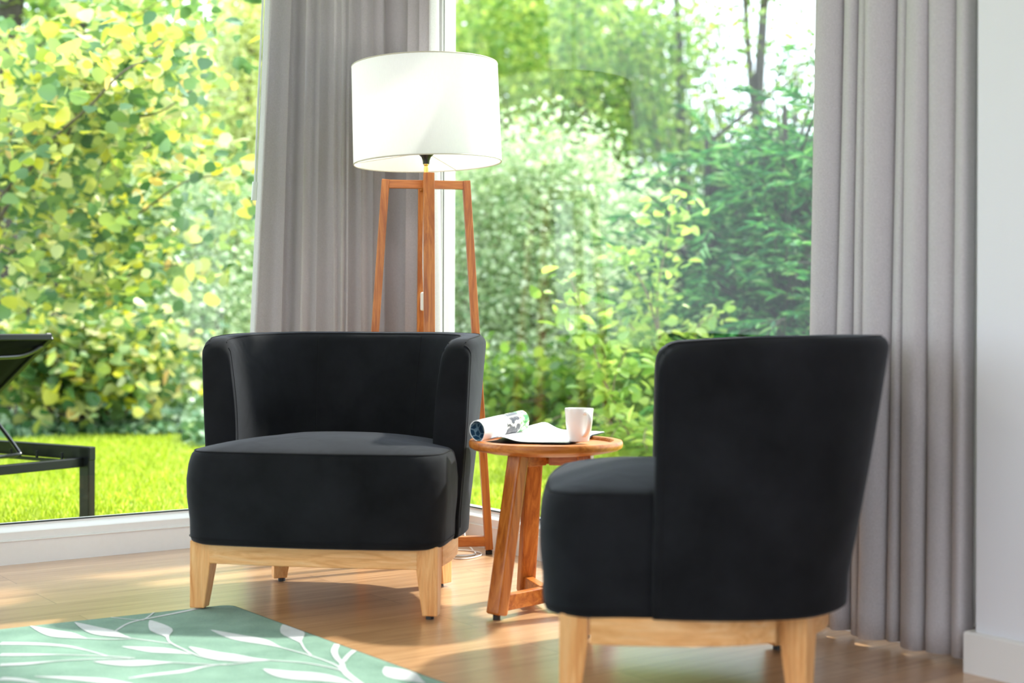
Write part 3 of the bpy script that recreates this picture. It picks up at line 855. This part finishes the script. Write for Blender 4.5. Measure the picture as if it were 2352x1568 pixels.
# ------------------------------------------------------------ curtains
def curtain(name, track, folds, ztop, zbot, label, flare, amp=.035, phase=0.0, seed=1):
    """track(s, off, z) gives the point; folds: list of s positions of the dark fold valleys"""
    rnd = random.Random(seed)
    pts = []
    cells = list(zip(folds[:-1], folds[1:]))
    jit = [rnd.uniform(.75,1.15) for _ in cells]
    PER = 16
    for ci, (s0, s1) in enumerate(cells):
        for k in range(PER):
            f = k/PER
            pts.append((ci, f, s0, s1))
    pts.append((len(cells)-1, 1.0, *cells[-1]))
    NZ = 40; rings = []
    for zi in range(NZ+1):
        z = ztop + (zbot-ztop)*zi/NZ; fz = zi/NZ
        row = []
        for ci, f, s0, s1 in pts:
            w = s1 - s0
            a = amp*w*jit[ci]*(.85+.3*fz)
            # round lobes towards the room that meet in tight valleys, leaning a little to one side
            ph = math.pi*f
            off = a*math.sin(ph) - .006
            s = s0 + w*(1-math.cos(ph))/2 + (.22 if ci % 3 else -.15)*w*math.sin(ph)**2
            s += .006*math.sin(fz*3.1 + ci*1.7 + phase) * math.sin(ph)
            off += .004*math.sin(fz*5 + ci*2.3)
            s, off = flare(s, off, z, fz)
            row.append(track(s, off, z + (.004*math.sin(ci*2.1) if zi == NZ else 0)))
        rings.append(row)
    m = MB(); m.loft(rings, False, False)
    o = m.build(name, M_curtain, smooth=80)
    sd = o.modifiers.new('thickness', 'SOLIDIFY'); sd.thickness = .0022; sd.offset = 0
    tag(o, label, 'curtain')
    return o

# right curtain, along b on the line a = .085
AO = .040
def s_right(px, py=760):
    x, y = un(px, py); q = x/FPX
    o = C0 + UA*AO
    return (q*o.y - o.x)/(UB.x - q*UB.y)
trR = lambda s, off, z: RC(AO + off, s, z)
fR = [s_right(x) for x in (1876,1930,1968,1998,2052,2082,2142,2196,2236)]
def flareR(s, off, z, fz): 
    c = fR[-1]
    return c + (s-c)*(1.0 + .11*(fz-.70)), off
curtain('curtain', trR, fR, RH-.04, .014, 'grey floor-length curtain hanging beside the white wall on the right', flareR, .80, 0, 3)

# corner curtain: along the left window wall, then round the corner on to the right one
BO = .085
CR = .09
def track_corner(s, off, z):
    # s measured along a from the corner (positive = left window wall), negative = right window wall
    if s > CR + BO:
        return RC(s, BO + off, z)
    arc = CR*math.pi/2
    if s > CR + BO - arc:
        q = (CR + BO - s)/CR      # 0..pi/2
        cx, cy = BO + CR, BO + CR
        rad = CR - off
        return RC(cx - rad*math.sin(q), cy - rad*math.cos(q), z)
    r_ = (CR + BO - arc) - s
    return RC(BO + off, BO + CR + r_, z)
def s_left(px):
    x, y = un(px, 760); q = x/FPX
    o = C0 + UB*BO
    return (q*o.y - o.x)/(UA.x - q*UA.y)
def s_cr(px):
    x, y = un(px, 760); q = x/FPX
    o = C0 + UA*BO
    b = (q*o.y - o.x)/(UB.x - q*UB.y)
    return (CR + BO - CR*math.pi/2) - (b - BO - CR)
fC = [s_left(x) for x in (590,648,690,728,768,783,800,830,856)] + [s_cr(x) for x in (898,930,960,982)]
_s0 = fC[-1]
fC = sorted(set(fC), reverse=True)
def flareC(s, off, z, fz):
    # the free left edge swings out towards the floor
    top = fC[0]; w = max(0, (s - (top-.30))/.30)
    zz = (z-.77)/1.2
    return s - .055*w*max(-.3, zz), off
curtain('curtain', track_corner, fC, RH-.04, .022, 'grey floor-length curtain hanging in the window corner behind the lamp', flareC, .95, 1.0, 8)

# draw wand hanging beside the corner curtain
dW = 4.86
p0 = at(607, -280, dW-.02); p0 = at(617, -300, dW); p1 = at(586, 418, dW); p2 = at(583, 460, dW)
t = thing('curtain_wand', p2, 0, 'thin clear rod hanging along the left edge of the corner curtain', 'curtain wand')
m = MB(); m.tube([p0-p2, at(604,0,dW)-p2, at(592,260,dW)-p2, p1-p2], .0042, 8); m.tube([p0-p2+Vector((.010,0,0)), p1-p2+Vector((.006,0,0))], .0018, 6)
m.build('rod', M_acrylic, t, smooth=60)
m = MB(); m.tube([p1-p2, Vector((0,0,0))], .0095, 10); m.build('grip', M_acrylic, t, smooth=50)


# ------------------------------------------------------------ sun lounger on the lawn
GZ = -.05
HR = Vector((-1.675, 5.50, 0)); A_ = Vector((-.84,.54,0)).normalized(); B_ = Vector((-A_.y, A_.x, 0)); B_ = Vector((-.54,-.84,0)).normalized()
t = thing('sun_lounger', Vector((HR.x, HR.y, GZ)), 0, 'black metal sun lounger with raised backrest on the lawn outside', 'sun lounger')
Ho = Vector((HR.x, HR.y, GZ))
def LL(a, b, z): return HR + A_*a + B_*b + Vector((0,0,z)) - Ho
LW_ = .64; LLn = 1.92; zr = .30
for b in (0, LW_):
    MB().beam(LL(-.03,b,zr-.027), LL(LLn,b,zr-.027), .034, .054, B_).build('side_rail', M_alu, t, bevel=.004)
    for a in (0, LLn-.03):
        MB().beam(LL(a,b,GZ-.01), LL(a,b,zr-.004), .056, .034, A_).build('leg', M_alu, t, bevel=.004)
MB().beam(LL(.02,.0,zr-.062), LL(.02,LW_,zr-.062), .03, .036, A_).build('crossbar', M_alu, t, bevel=.003)
MB().beam(LL(LLn-.05,.0,zr-.03), LL(LLn-.05,LW_,zr-.03), .03, .036, A_).build('crossbar', M_alu, t, bevel=.003)
# inner track of the backrest support with its pins
MB().beam(LL(.03,.05,zr-.058), LL(.9,.05,zr-.058), .022, .012, B_).build('support_track', M_alu, t)
for a in (.09,.24,.40): MB().tube([LL(a,.05,zr-.054), LL(a,.05,zr-.025)], .006, 8).build('pin', M_alu, t, smooth=50)
# backrest
ba, bz = .20, .735; ha, hz = .84, .30
for b in (.02, LW_-.02):
    pts = [LL(ba,b,bz), LL(ha,b,hz)]
    MB().beam(pts[0], pts[1], .026, .034, B_).build('backrest_bar', M_alu, t, bevel=.004)
m = MB(); rg = []
for i in range(13):
    f = i/12; row = []
    for j in range(9):
        v = j/8; b = .02 + (LW_-.04)*v
        p = LL(ba + (ha-ba)*f, b, bz + (hz-bz)*f - .018*math.sin(math.pi*v)*min(1,.2+2*f) - .006)
        row.append(p)
    rg.append(row)
m.loft(rg, False, False); so = m.build('sling', M_mesh, t, smooth=60); q = so.modifiers.new('t','SOLIDIFY'); q.thickness = .003
m = MB(); m.tube(catmull([LL(ba+.04,.025,bz-.04), LL(ba+.055,.10,bz-.075), LL(ba+.06,.2,bz-.083), LL(ba+.06,.44,bz-.083), LL(ba+.055,.54,bz-.075), LL(ba+.04,LW_-.025,bz-.04)],6), .010, 10)
m.build('headrest_bar', M_alu2, t, smooth=60)
MB().beam(LL(ba,.02,bz-.004), LL(ba,LW_-.02,bz-.004), .030, .026, A_).build('top_bar', M_alu, t, bevel=.004)
m = MB(); m.tube(catmull([LL(.62,.06,.50), LL(.50,.06,.40), LL(.345,.06,.272), LL(.33,.075,.255), LL(.36,.16,.25), LL(.36,.44,.25), LL(.33,LW_-.075,.255), LL(.345,LW_-.06,.272), LL(.50,LW_-.06,.40), LL(.62,LW_-.06,.50)],5), .0085, 8)
m.build('backrest_support', M_alu2, t, smooth=60)
m = MB(); rg = []
for i in range(9):
    f = i/8; rg.append([LL(ha + (LLn-.05-ha)*f, .02+(LW_-.04)*j/6, zr-.004-.02*math.sin(math.pi*j/6)) for j in range(7)])
m.loft(rg, False, False); so = m.build('seat_sling', M_mesh, t, smooth=60); q = so.modifiers.new('t','SOLIDIFY'); q.thickness = .003


# ------------------------------------------------------------ garden
rng = np.random.default_rng(7)
def leaves_mesh(name, pos, size, mat_, aspect=.8, droop=.3, parent=None, nrm=None, spread=1.0, direc=None):
    """one leaf per position: six-point blade folded along its midrib"""
    n = len(pos)
    pos = np.asarray(pos, float); size = np.asarray(size, float).reshape(-1,1)
    if direc is None:
        d = rng.normal(size=(n,3)); d[:,2] = d[:,2]*.55 - droop
    else: d = np.asarray(direc, float) + rng.normal(size=(n,3))*.25*spread
    d /= np.linalg.norm(d,axis=1,keepdims=True)
    up = rng.normal(size=(n,3))*.75*spread; up[:,2] += 1.0
    s = np.cross(d, up); s /= (np.linalg.norm(s,axis=1,keepdims=True)+1e-9); u = np.cross(s, d)
    L = size; W = size*aspect*.5
    fold = size*.10
    R = lambda t, w, k: pos + d*L*t + s*W*w + u*fold*k
    V = np.stack([pos, R(.16,-.78,.8), R(.45,-1.0,1.2), R(.78,-.62,.6), pos + d*L, R(.78,.62,.6), R(.45,1.0,1.2), R(.16,.78,.8)], axis=1).reshape(-1,3)
    base = (np.arange(n)*8).reshape(-1,1)
    F = np.concatenate([base+np.array([[0,1,2,3,4]]), base+np.array([[0,4,5,6,7]])], axis=1).reshape(-1,5)
    me = bpy.data.meshes.new(name)
    me.vertices.add(len(V)); me.vertices.foreach_set('co', V.astype(np.float32).ravel())
    me.loops.add(F.size); me.loops.foreach_set('vertex_index', F.astype(np.int32).ravel())
    me.polygons.add(len(F)); me.polygons.foreach_set('loop_start', (np.arange(len(F))*5).astype(np.int32))
    me.polygons.foreach_set('loop_total', np.full(len(F),5,np.int32))
    me.update(calc_edges=True); me.materials.append(mat_)
    o = bpy.data.objects.new(name, me); COL.objects.link(o)
    if parent: o.parent = parent
    return o

def blobs(bl):
    """sample points in ellipsoids: (centre, radii, count) biased to the outside"""
    P = []
    for c, r, k in bl:
        q = rng.normal(size=(k,3)); q /= np.linalg.norm(q,axis=1,keepdims=True)
        q *= rng.uniform(.25,1,size=(k,1))**.6
        P.append(np.array(c) + q*np.array(r))
    return np.concatenate(P)

def clumps(c, r, nclump, per, cr):
    """many small leaf clusters inside one big ellipsoid"""
    q = rng.normal(size=(nclump,3)); q /= np.linalg.norm(q,axis=1,keepdims=True); q *= rng.uniform(.1,1,size=(nclump,1))**.5
    cen = np.array(c) + q*np.array(r)
    P = np.repeat(cen, per, axis=0) + rng.normal(size=(nclump*per,3))*cr
    return P, cen

def PX(px, py, d):
    p = at(px, py, d); return (p.x, p.y, p.z)

def plant(name, base, label, cat, foliage_mat, blob_list, leaf=.06, aspect=.8, nclump=60, per=30, cr=.18, trunks=(), bark=M_bark, group=None, droop=.3, limbs=12, limbr=.012, direc=None, floor=True):
    base = Vector(base)
    t = thing(name, base, 0, label, cat, group)
    allP = []; cens = []
    for c, r, w in blob_list:
        P, cen = clumps(c, r, max(3,int(nclump*w)), per, cr); allP.append(P); cens.append((cen, c))
    P = np.concatenate(allP)
    if floor: P = P[P[:,2] > GZ + .02]
    P = P - np.array(base)
    leaves_mesh('foliage', P, rng.uniform(.6,1.25,len(P))*leaf, foliage_mat, aspect, droop, t)
    m = MB(); used = False
    for pts, r0, r1 in trunks:
        c = catmull([Vector(p) - base for p in pts], 6); n = len(c)
        m.tube(c, [r0 + (r1-r0)*i/(n-1) for i in range(n)], 9); used = True
    if used: m.build('trunk', bark, t, smooth=60)
    if limbs:
        m = MB()
        for cen, c in cens:
            k = min(limbs, len(cen))
            root = Vector((0, 0, .02))
            for i in range(k):
                e = Vector(cen[i]) - base; mid_ = root.lerp(e, .5) + Vector((random.uniform(-.1,.1), random.uniform(-.1,.1), random.uniform(0,.15)))
                m.tube(catmull([root, mid_, e], 4), [limbr*(1-.75*j/8) for j in range(9)], 5)
        m.build('branch', bark, t, smooth=60)
    return t
random.seed(4)

# ground and lawn
m = MB()
m.add([(-30,2,GZ),(30,-6,GZ),(34,60,GZ),(-34,60,GZ)], [(0,1,2,3)])
# keep the ground outside of the room footprint
m = MB()
def q4(a0,a1,b0,b1): m.add([RC(a0,b0,GZ), RC(a1,b0,GZ), RC(a1,b1,GZ), RC(a0,b1,GZ)], [(0,1,2,3)])
q4(-40,40,-60,-.09); q4(-40,-.09,-.09,40)
tag(m.build('ground', M_ground), kind='structure')
m = MB(); q4(RA+.2,40,-.09,40); q4(-.09,RA+.2,RB+.2,40)
tag(m.build('ground', plain('pale_paving', (.55,.56,.58), .8, var=.06)), kind='structure')  # unseen pale paving, added so the rear openings bounce neutral light
def grass():
    n = 90000
    a = rng.uniform(-4.5,5.5,n*2); b = rng.uniform(-5.5,-.12,n*2)
    c0 = np.array(C0)[:2]; ua = np.array(UA)[:2]; ub = np.array(UB)[:2]
    P = c0 + a[:,None]*ua + b[:,None]*ub
    a2 = rng.uniform(-4.0,-.12,n); b2 = rng.uniform(-.2,3.2,n)
    P = np.concatenate([P, c0 + a2[:,None]*ua + b2[:,None]*ub])
    keep = (np.abs(P[:,0]/P[:,1]) < .42) & (P[:,1] < 10.9) & (P[:,1] > 4.2)
    P = P[keep]
    n = len(P); pos = np.column_stack([P, np.full(n, GZ)])
    direc = np.column_stack([rng.normal(size=n)*.35, rng.normal(size=n)*.35, np.full(n,1.0)])
    o = leaves_mesh('lawn_grass', pos, rng.uniform(.03,.065,n), L_grass, .14, 0, direc=direc)
    tag(o, 'short bright green grass of the lawn outside the windows', 'grass', kind='stuff')
grass()
def ivy(name, label, x0, x1, y0, y1, n, size, h):
    X = rng.uniform(0,1,n); Y = rng.uniform(y0,y1,n)
    P = np.column_stack([((x0+(x1-x0)*X)-1176)/FPX*Y, Y, GZ + rng.uniform(.01,h,n)*(.4+.6*(Y-y0)/(y1-y0))])
    o = leaves_mesh(name, P, rng.uniform(.6,1.3,n)*size, L_ivy, .95, .1); tag(o, label, 'ground cover', kind='stuff')
ivy('ivy', 'low dark ivy carpet between the lawn and the yellow leaved shrub', -60, 420, 10.2, 13.0, 9000, .07, .18)
ivy('undergrowth', 'low leafy undergrowth at the lawn edge beyond the right window', 430, 2000, 9.2, 13.0, 12000, .08, .30)

D = 8.0
# 1 hazel reaching in from the left
t = thing('hazel_tree', Vector((-3.3, 8.2, GZ)), 0, 'leafy tree with yellow and green leaves filling the upper left of the left window', 'tree')
bs = Vector((-3.3, 8.2, GZ))
brs = [[(-60,760),(0,470),(60,400),(110,330),(200,250),(290,160),(390,120),(500,60)],
       [(0,500),(60,402),(130,330),(160,300),(215,150),(250,100)],
       [(-60,700),(20,420),(20,280),(5,190),(-10,60)],
       [(0,430),(50,300),(90,210),(180,160),(225,115),(300,90)],
       [(-60,560),(40,420),(120,345),(240,280),(360,260),(450,200)],
       [(-60,800),(40,660),(140,650),(260,640),(390,610),(490,600)],
       [(-60,640),(60,560),(180,520),(300,500),(420,420),(520,400)],
       [(-60,230),(60,170),(150,140),(280,60),(400,-20)],
       [(-40,260),(80,240),(200,300),(300,340),(400,330)]]
m = MB(); P = []
for bi, b in enumerate(brs):
    dd = 7.6 + .25*bi*(1 if bi % 2 else .5)
    c = catmull([at(x,y,dd + .4*math.sin(i)) for i,(x,y) in enumerate(b)], 7); n = len(c)
    m.tube([p-bs for p in c], [.014 - .011*i/(n-1) for i in range(n)], 6)
    for i, p in enumerate(c[4:]):
        cl = [np.array(p) + rng.normal(size=3)*np.array([.16,.30,.14]) for p in c[::3]]
        for k in range(13 if bi not in (2,) else 7):
            q = cl[min(len(cl)-1, (i+4)//3)] + rng.normal(size=3)*np.array([.10,.12,.075]); P.append(q)
extra = blobs([((at(170,200,8).x,8.3,at(170,200,8).z),(.35,.5,.30),110), ((at(300,110,8).x,8.5,at(300,110,8).z),(.45,.5,.35),150),
               ((at(60,620,8).x,8.4,at(60,620,8).z),(.35,.5,.35),130), ((at(170,330,8).x,8.8,at(170,330,8).z),(.6,.4,.6),170), ((at(150,580,8).x,8.8,at(150,580,8).z),(.5,.4,.35),260)])
P = np.concatenate([np.array(P), extra]) - np.array(bs)
leaves_mesh('foliage', P, rng.uniform(.045,.115,len(P)), L_hazel, .9, .35, t)
m.build('branch', M_bark, t, smooth=60)
m = MB(); m.tube(catmull([bs-bs, at(-110,900,8.2)-bs, at(-70,760,8.2)-bs, at(-60,600,8.2)-bs],5), .05, 9); m.build('trunk', M_bark, t, smooth=60)

# 2 low shrub with large leaves
b = (at(190,960,10.9).x, 10.9, GZ)
def bl(px, py, d, rx, ry, rz, w=1.0): return (PX(px,py,d), (rx,ry,rz), w)
plant('hazel_shrub', b, 'rounded shrub with large yellow-green leaves and dark stems above the ivy', 'shrub', L_hazel,
      [bl(60,830,10.6,.55,.5,.30,1), bl(200,800,10.6,.55,.5,.30,1), bl(340,840,10.8,.35,.5,.26,.5), bl(150,880,10.5,.7,.4,.2,.5)],
      leaf=.11, aspect=.95, nclump=26, per=26, cr=.14, trunks=[([(b[0]+k*.12, 10.9, GZ), (b[0]+k*.22, 10.9, .25), (b[0]+k*.45, 10.8, .75)], .02, .008) for k in (-2.5,-1.5,-.6,.3,1.1,2)], bark=M_twig, limbs=8)
# 3 trunks of the tall trees at upper left
def trunk_tree(px0, pts, d, r0, r1, label, blob_list, foliage=L_mid, leaf=.09, **kw):
    b = Vector((at(px0,900,d).x, d, GZ))
    path = [tuple(b)] + [PX(x,y,d) for x,y in pts]
    return plant('tall_tree', b, label, 'tree', foliage, blob_list, leaf=leaf, trunks=[(path, r0, r1)], **kw)
trunk_tree(10, [(18,700),(8,400),(20,100),(40,-200)], 11.5, .10, .10, 'thick brown tree trunk at the left edge of the photo behind the yellow leaves',
           [bl(60,-60,11.5,.9,.6,.4,1)], nclump=40, per=24, cr=.2, bark=M_bark2, limbs=6)
trunk_tree(80, [(95,600),(85,350),(110,50),(115,-200)], 14, .10, .08, 'slim dark tree trunk just right of the thick left trunk',
           [bl(150,-40,14.2,1.2,.7,.5,1), bl(150,180,14.8,.9,.6,.9,1)], nclump=50, per=24, cr=.22, bark=M_bark2, limbs=6)
trunk_tree(130, [(130,500),(140,250),(185,50),(260,-200)], 13, .07, .06, 'leaning dark tree trunk slanting up to the right at upper left',
           [bl(260,20,13.5,.9,.6,.5,1), bl(310,380,14,.8,.6,1.0,1)], nclump=60, per=24, cr=.2, bark=M_bark2, foliage=L_fresh, limbs=6)
# 4 mid shrubs behind left window
plant('garden_shrub', (at(250,960,14).x,14,GZ), 'dense mid-green bush behind the yellow leaved shrub', 'shrub', L_mid,
      [bl(60,640,14,1.1,.6,1.1,1.2), bl(270,640,14,.9,.6,1.2,1.2), bl(180,860,13.6,1.2,.5,.4,.7), bl(360,800,13.5,.6,.5,.7,.6)], leaf=.085, nclump=70, per=26, cr=.2, limbs=6)
plant('garden_shrub', (at(450,985,12.5).x,12.5,GZ), 'pale small-leaved bush between the yellow shrub and the corner curtain', 'shrub', L_pale,
      [bl(420,800,12.6,.42,.5,.7,.8), bl(520,760,12.8,.42,.5,.8,1), bl(480,930,12.3,.6,.4,.25,.5), bl(440,520,13.4,.6,.5,.7,1), bl(560,560,13.5,.5,.5,.8,1)], leaf=.06, nclump=90, per=30, cr=.15, limbs=6)
plant('garden_tree', (at(530,960,16.5).x,16.5,GZ), 'pale golden tree just left of the corner curtain', 'tree', L_gold,
      [bl(560,250,16.5,.55,.6,1.2,1), bl(470,380,17,.6,.6,.9,1), bl(620,480,16.5,.6,.6,1.2,1), bl(400,300,17.5,.4,.6,.9,.6), bl(580,60,16.5,.4,.6,.6,.6)], leaf=.075, nclump=110, per=30, cr=.2, limbs=8,
      trunks=[([(at(540,960,16.5).x,16.5,GZ),(at(550,500,16.5).x,16.5,2),(at(580,50,16.5).x,16.5,4.2)], .05,.03)])
# 5 far wall of trees: several overlapping crowns (left to right)
far = [(-60,24,380,L_mid,'dark far tree behind the thick trunk at the left edge'),
       (160,25,420,L_mid,'far green tree behind the upper left trunks'),
       (340,27,350,L_fresh,'far light green tree left of the small patch of sky'),
       (620,26,330,L_gold,'far yellowish tree behind the corner curtain'),
       (900,25,300,L_mid,'far green tree behind the lamp'),
       (1110,23,300,L_fresh,'far light green tree right of the lamp shade'),
       (1290,24,260,L_mid,'far tall green tree above the pale bushes'),
       (1420,22,420,L_mid,'far green tree left of the white sky gap')]
for i, (px, d, py, mt, lb) in enumerate(far):
    b = (at(px,900,d).x, d, GZ)
    plant('background_tree', b, lb, 'tree', mt, [bl(px,py,d,1.6,1.0,3.4,1.4), bl(px+30,760,d-1,1.7,.8,1.6,.9)],
          leaf=.17, nclump=110, per=30, cr=.34, limbs=7, limbr=.03,
          trunks=[([b, (b[0]+.1,d,2.5), (b[0]-.1,d,6.5)], .13, .07)], bark=M_bark2)
# 6 pale bush mass behind the right window
for i, (pxs, d, top, mt, lb, lf) in enumerate((
        ((1060,1150), 12.5, 330, L_pale, 'pale glittering bush right beside the white window post', .055),
        ((1230,1330), 12.0, 300, L_pale, 'pale glittering bush behind the mug and magazine', .055),
        ((1400,1480), 12.8, 420, L_pale, 'pale green bush left of the dark conifer', .06),
        ((960,1240), 15.0, 330, L_fresh, 'light green bush further back behind the pale bushes', .075))):
    b = (at(pxs[0],1000,d).x, d, GZ)
    bls = []
    for px in (pxs[0], (pxs[0]+pxs[1])/2, pxs[1]):
        bls += [bl(px, top+130, d, .42,.6,.55,.9), bl(px, top+330, d-.3, .5,.6,.6,.9), bl(px, 900, d-.6, .5,.5,.55,.7)]
    plant('garden_shrub', b, lb, 'shrub', mt, bls, leaf=lf, nclump=52, per=30, cr=.15, limbs=6,
          trunks=[([b,(b[0]+.1,d,.6),(b[0]+.15,d,1.4)], .03,.015)], bark=M_twig)
plant('garden_shrub', (at(1330,1010,9.6).x,9.6,GZ), 'low broad-leaved green bush behind the side table', 'shrub', L_mid,
      [bl(1240,900,9.8,.42,.4,.30,1), bl(1380,920,9.6,.45,.4,.28,1), bl(1150,930,10,.4,.4,.26,.8), bl(1480,860,9.9,.35,.4,.4,.8)], leaf=.085, nclump=26, per=22, cr=.12, limbs=8, bark=M_twig)
# 7 conifer with feathery hanging fronds
def conifer(px, d, label, tops, n=260):
    b = Vector((at(px,1000,d).x, d, GZ)); t = thing('conifer', b, 0, label, 'conifer')
    P = []; Dr = []; m = MB()
    for i in range(n):
        cx, cy, rx, ry = tops[i % len(tops)]
        p = at(cx + rng.normal()*rx, cy + rng.normal()*ry, d + rng.normal()*.45)
        if p.z < GZ+.05: continue
        dirx = Vector((rng.normal()*.8 - .35, rng.normal()*.6 - .3, rng.normal()*.35 + .25)).normalized()
        L = rng.uniform(.25,.5); pts = [p + dirx*L*k/7 + Vector((0,0,-.22*L*(k/7)**2)) for k in range(8)]
        m.tube([q-b for q in pts], [.005-.0005*k for k in range(8)], 4)
        m.tube([Vector((0,0,min(2.2,max(.1,(p.z-GZ)*.8)))), p-b], [.012,.005], 4)
        sd = dirx.cross(Vector((0,0,1))).normalized()
        for k in range(26):
            f = rng.uniform(.05,1); q = pts[0].lerp(pts[-1], f) + Vector((0,0,-.22*L*f*f)) + Vector((0,0,.22*L*f))
            P.append(np.array(q - b)); s = 1 if rng.uniform() < .5 else -1
            Dr.append(np.array(dirx*.9 + sd*s*.8 + Vector((0,0,-.25))))
    P = np.array(P); leaves_mesh('foliage', P, rng.uniform(.05,.13,len(P)), L_dark, .16, 0, t, direc=np.array(Dr), spread=.8)
    m.build('branch', M_bark2, t, smooth=60)
    MB().tube([(0,0,0),(0.02,0,1.2),(0,0,2.3)], [.05,.035,.015], 8).build('trunk', M_bark2, t, smooth=60)
conifer(1800, 9.2, 'dark feathery conifer beside the left edge of the right curtain', [(1800,600,80,130),(1720,700,80,100),(1860,430,50,80),(1760,850,110,90),(1880,720,50,140),(1830,540,60,90)], 640)
conifer(1620, 10.4, 'lighter feathery conifer sloping down towards the pale bushes', [(1640,560,80,70),(1710,450,70,60),(1570,680,80,80),(1650,760,80,90),(1800,370,60,40),(1860,520,60,120)], 420)
# 8 yellow-green saplings
def sapling(px, d, pts, label, lf, n):
    b = Vector((at(px,1060,d).x, d, GZ)); t = thing('sapling', b, 0, label, 'young tree')
    m = MB(); P = []
    for path in pts:
        c = catmull([at(x,y,d) for x,y in path], 8); k = len(c)
        m.tube([q-b for q in c], [.009-.006*i/(k-1) for i in range(k)], 6)
        for i, q in enumerate(c):
            for _ in range(n): P.append(np.array(q-b) + rng.normal(size=3)*np.array([.07,.10,.045]))
    P = np.array(P); leaves_mesh('foliage', P, rng.uniform(.6,1.2,len(P))*lf, L_fresh, .62, .15, t)
    m.build('stem', M_twig, t, smooth=60)
sapling(1480, 7.6, [[(1500,1060),(1400,900),(1370,820),(1350,740),(1310,640)], [(1500,1060),(1420,960),(1410,880),(1440,800)]],
        'yellow-green sapling leaning left behind the mug', .10, 4)
sapling(1560, 8.0, [[(1570,1060),(1520,800),(1510,680),(1530,560),(1545,450)], [(1560,1000),(1500,720),(1460,620),(1440,570)], [(1580,900),(1600,760),(1640,720)], [(1560,850),(1480,780),(1440,740)]],
        'tall yellow-green sapling rising above the near armchair', .085, 5)
# 9 thin tall trees against the white sky
plant('tall_tree', (at(1740,950,17).x,17,GZ), 'thin forked tree standing dark against the white sky at upper right', 'tree', L_mid,
      [bl(1660,60,17,.5,.6,.7,.6), bl(1800,120,17.4,.5,.6,.9,.5), bl(1740,300,17,.7,.6,.5,.5), bl(1870,250,17,.3,.6,.9,.5)], leaf=.085, nclump=44, per=14, cr=.24, limbs=14, limbr=.018,
      trunks=[([(at(1740,950,17).x,17,GZ),PX(1738,600,17),PX(1742,250,17),PX(1752,60,17),PX(1770,-200,17)], .09,.05), ([PX(1742,330,17),PX(1722,150,17),PX(1712,0,17),PX(1700,-200,17)], .05,.03)], bark=M_bark2)
plant('tall_tree', (at(1580,950,18).x,18,GZ), 'green tree with sky showing through its crown above the conifers', 'tree', L_mid,
      [bl(1530,90,18,.7,.7,.8,.7), bl(1500,330,18,.8,.6,.6,.7), bl(1620,380,18,.4,.6,.4,.3), bl(1400,120,18,.9,.7,1.3,1)], leaf=.10, nclump=60, per=20, cr=.24, limbs=12, limbr=.02,
      trunks=[([(at(1580,950,18).x,18,GZ),PX(1570,500,18),PX(1560,100,18),PX(1540,-200,18)], .08,.04)], bark=M_bark2)
plant('tall_tree', (at(1330,950,19).x,19,GZ), 'slim dark trunk with light green crown above the pale bushes', 'tree', L_fresh,
      [bl(1270,100,19,1.3,.8,1.4,1), bl(1120,140,19,1.0,.7,1.5,1)], leaf=.11, nclump=80, per=22, cr=.26, limbs=10, limbr=.02,
      trunks=[([(at(1330,950,19).x,19,GZ),PX(1340,500,19),PX(1330,100,19),PX(1310,-200,19)], .08,.05)], bark=M_bark2)
# 10 fern at the foot of the right window
b = Vector((at(1500,1060,7.9).x, 7.9, GZ)); t = thing('fern', b, 0, 'green fern with arching fronds behind the near armchair seat', 'fern')
P = []; Dr = []; m = MB()
for k in range(26):
    a = rng.uniform(0, 2*math.pi); L = rng.uniform(.35,.65); dv = Vector((math.cos(a), math.sin(a), 0))
    pts = [dv*L*f + Vector((0,0, .55*L*math.sin(f*2.3))) for f in [i/8 for i in range(9)]]
    m.tube(pts, .003, 4)
    for i in range(1, 9):
        for s in (-1,1):
            for _ in range(3):
                f = rng.uniform(0,1); q = pts[i-1].lerp(pts[i], f); P.append(np.array(q)); Dr.append(np.array(dv*.4 + Vector((-dv.y,dv.x,0))*s*1.0 + Vector((0,0,-.15))))
leaves_mesh('frond', np.array(P), rng.uniform(.05,.11,len(P)), L_fresh, .25, 0, t, direc=np.array(Dr), spread=.3)
m.build('stem', M_twig, t)
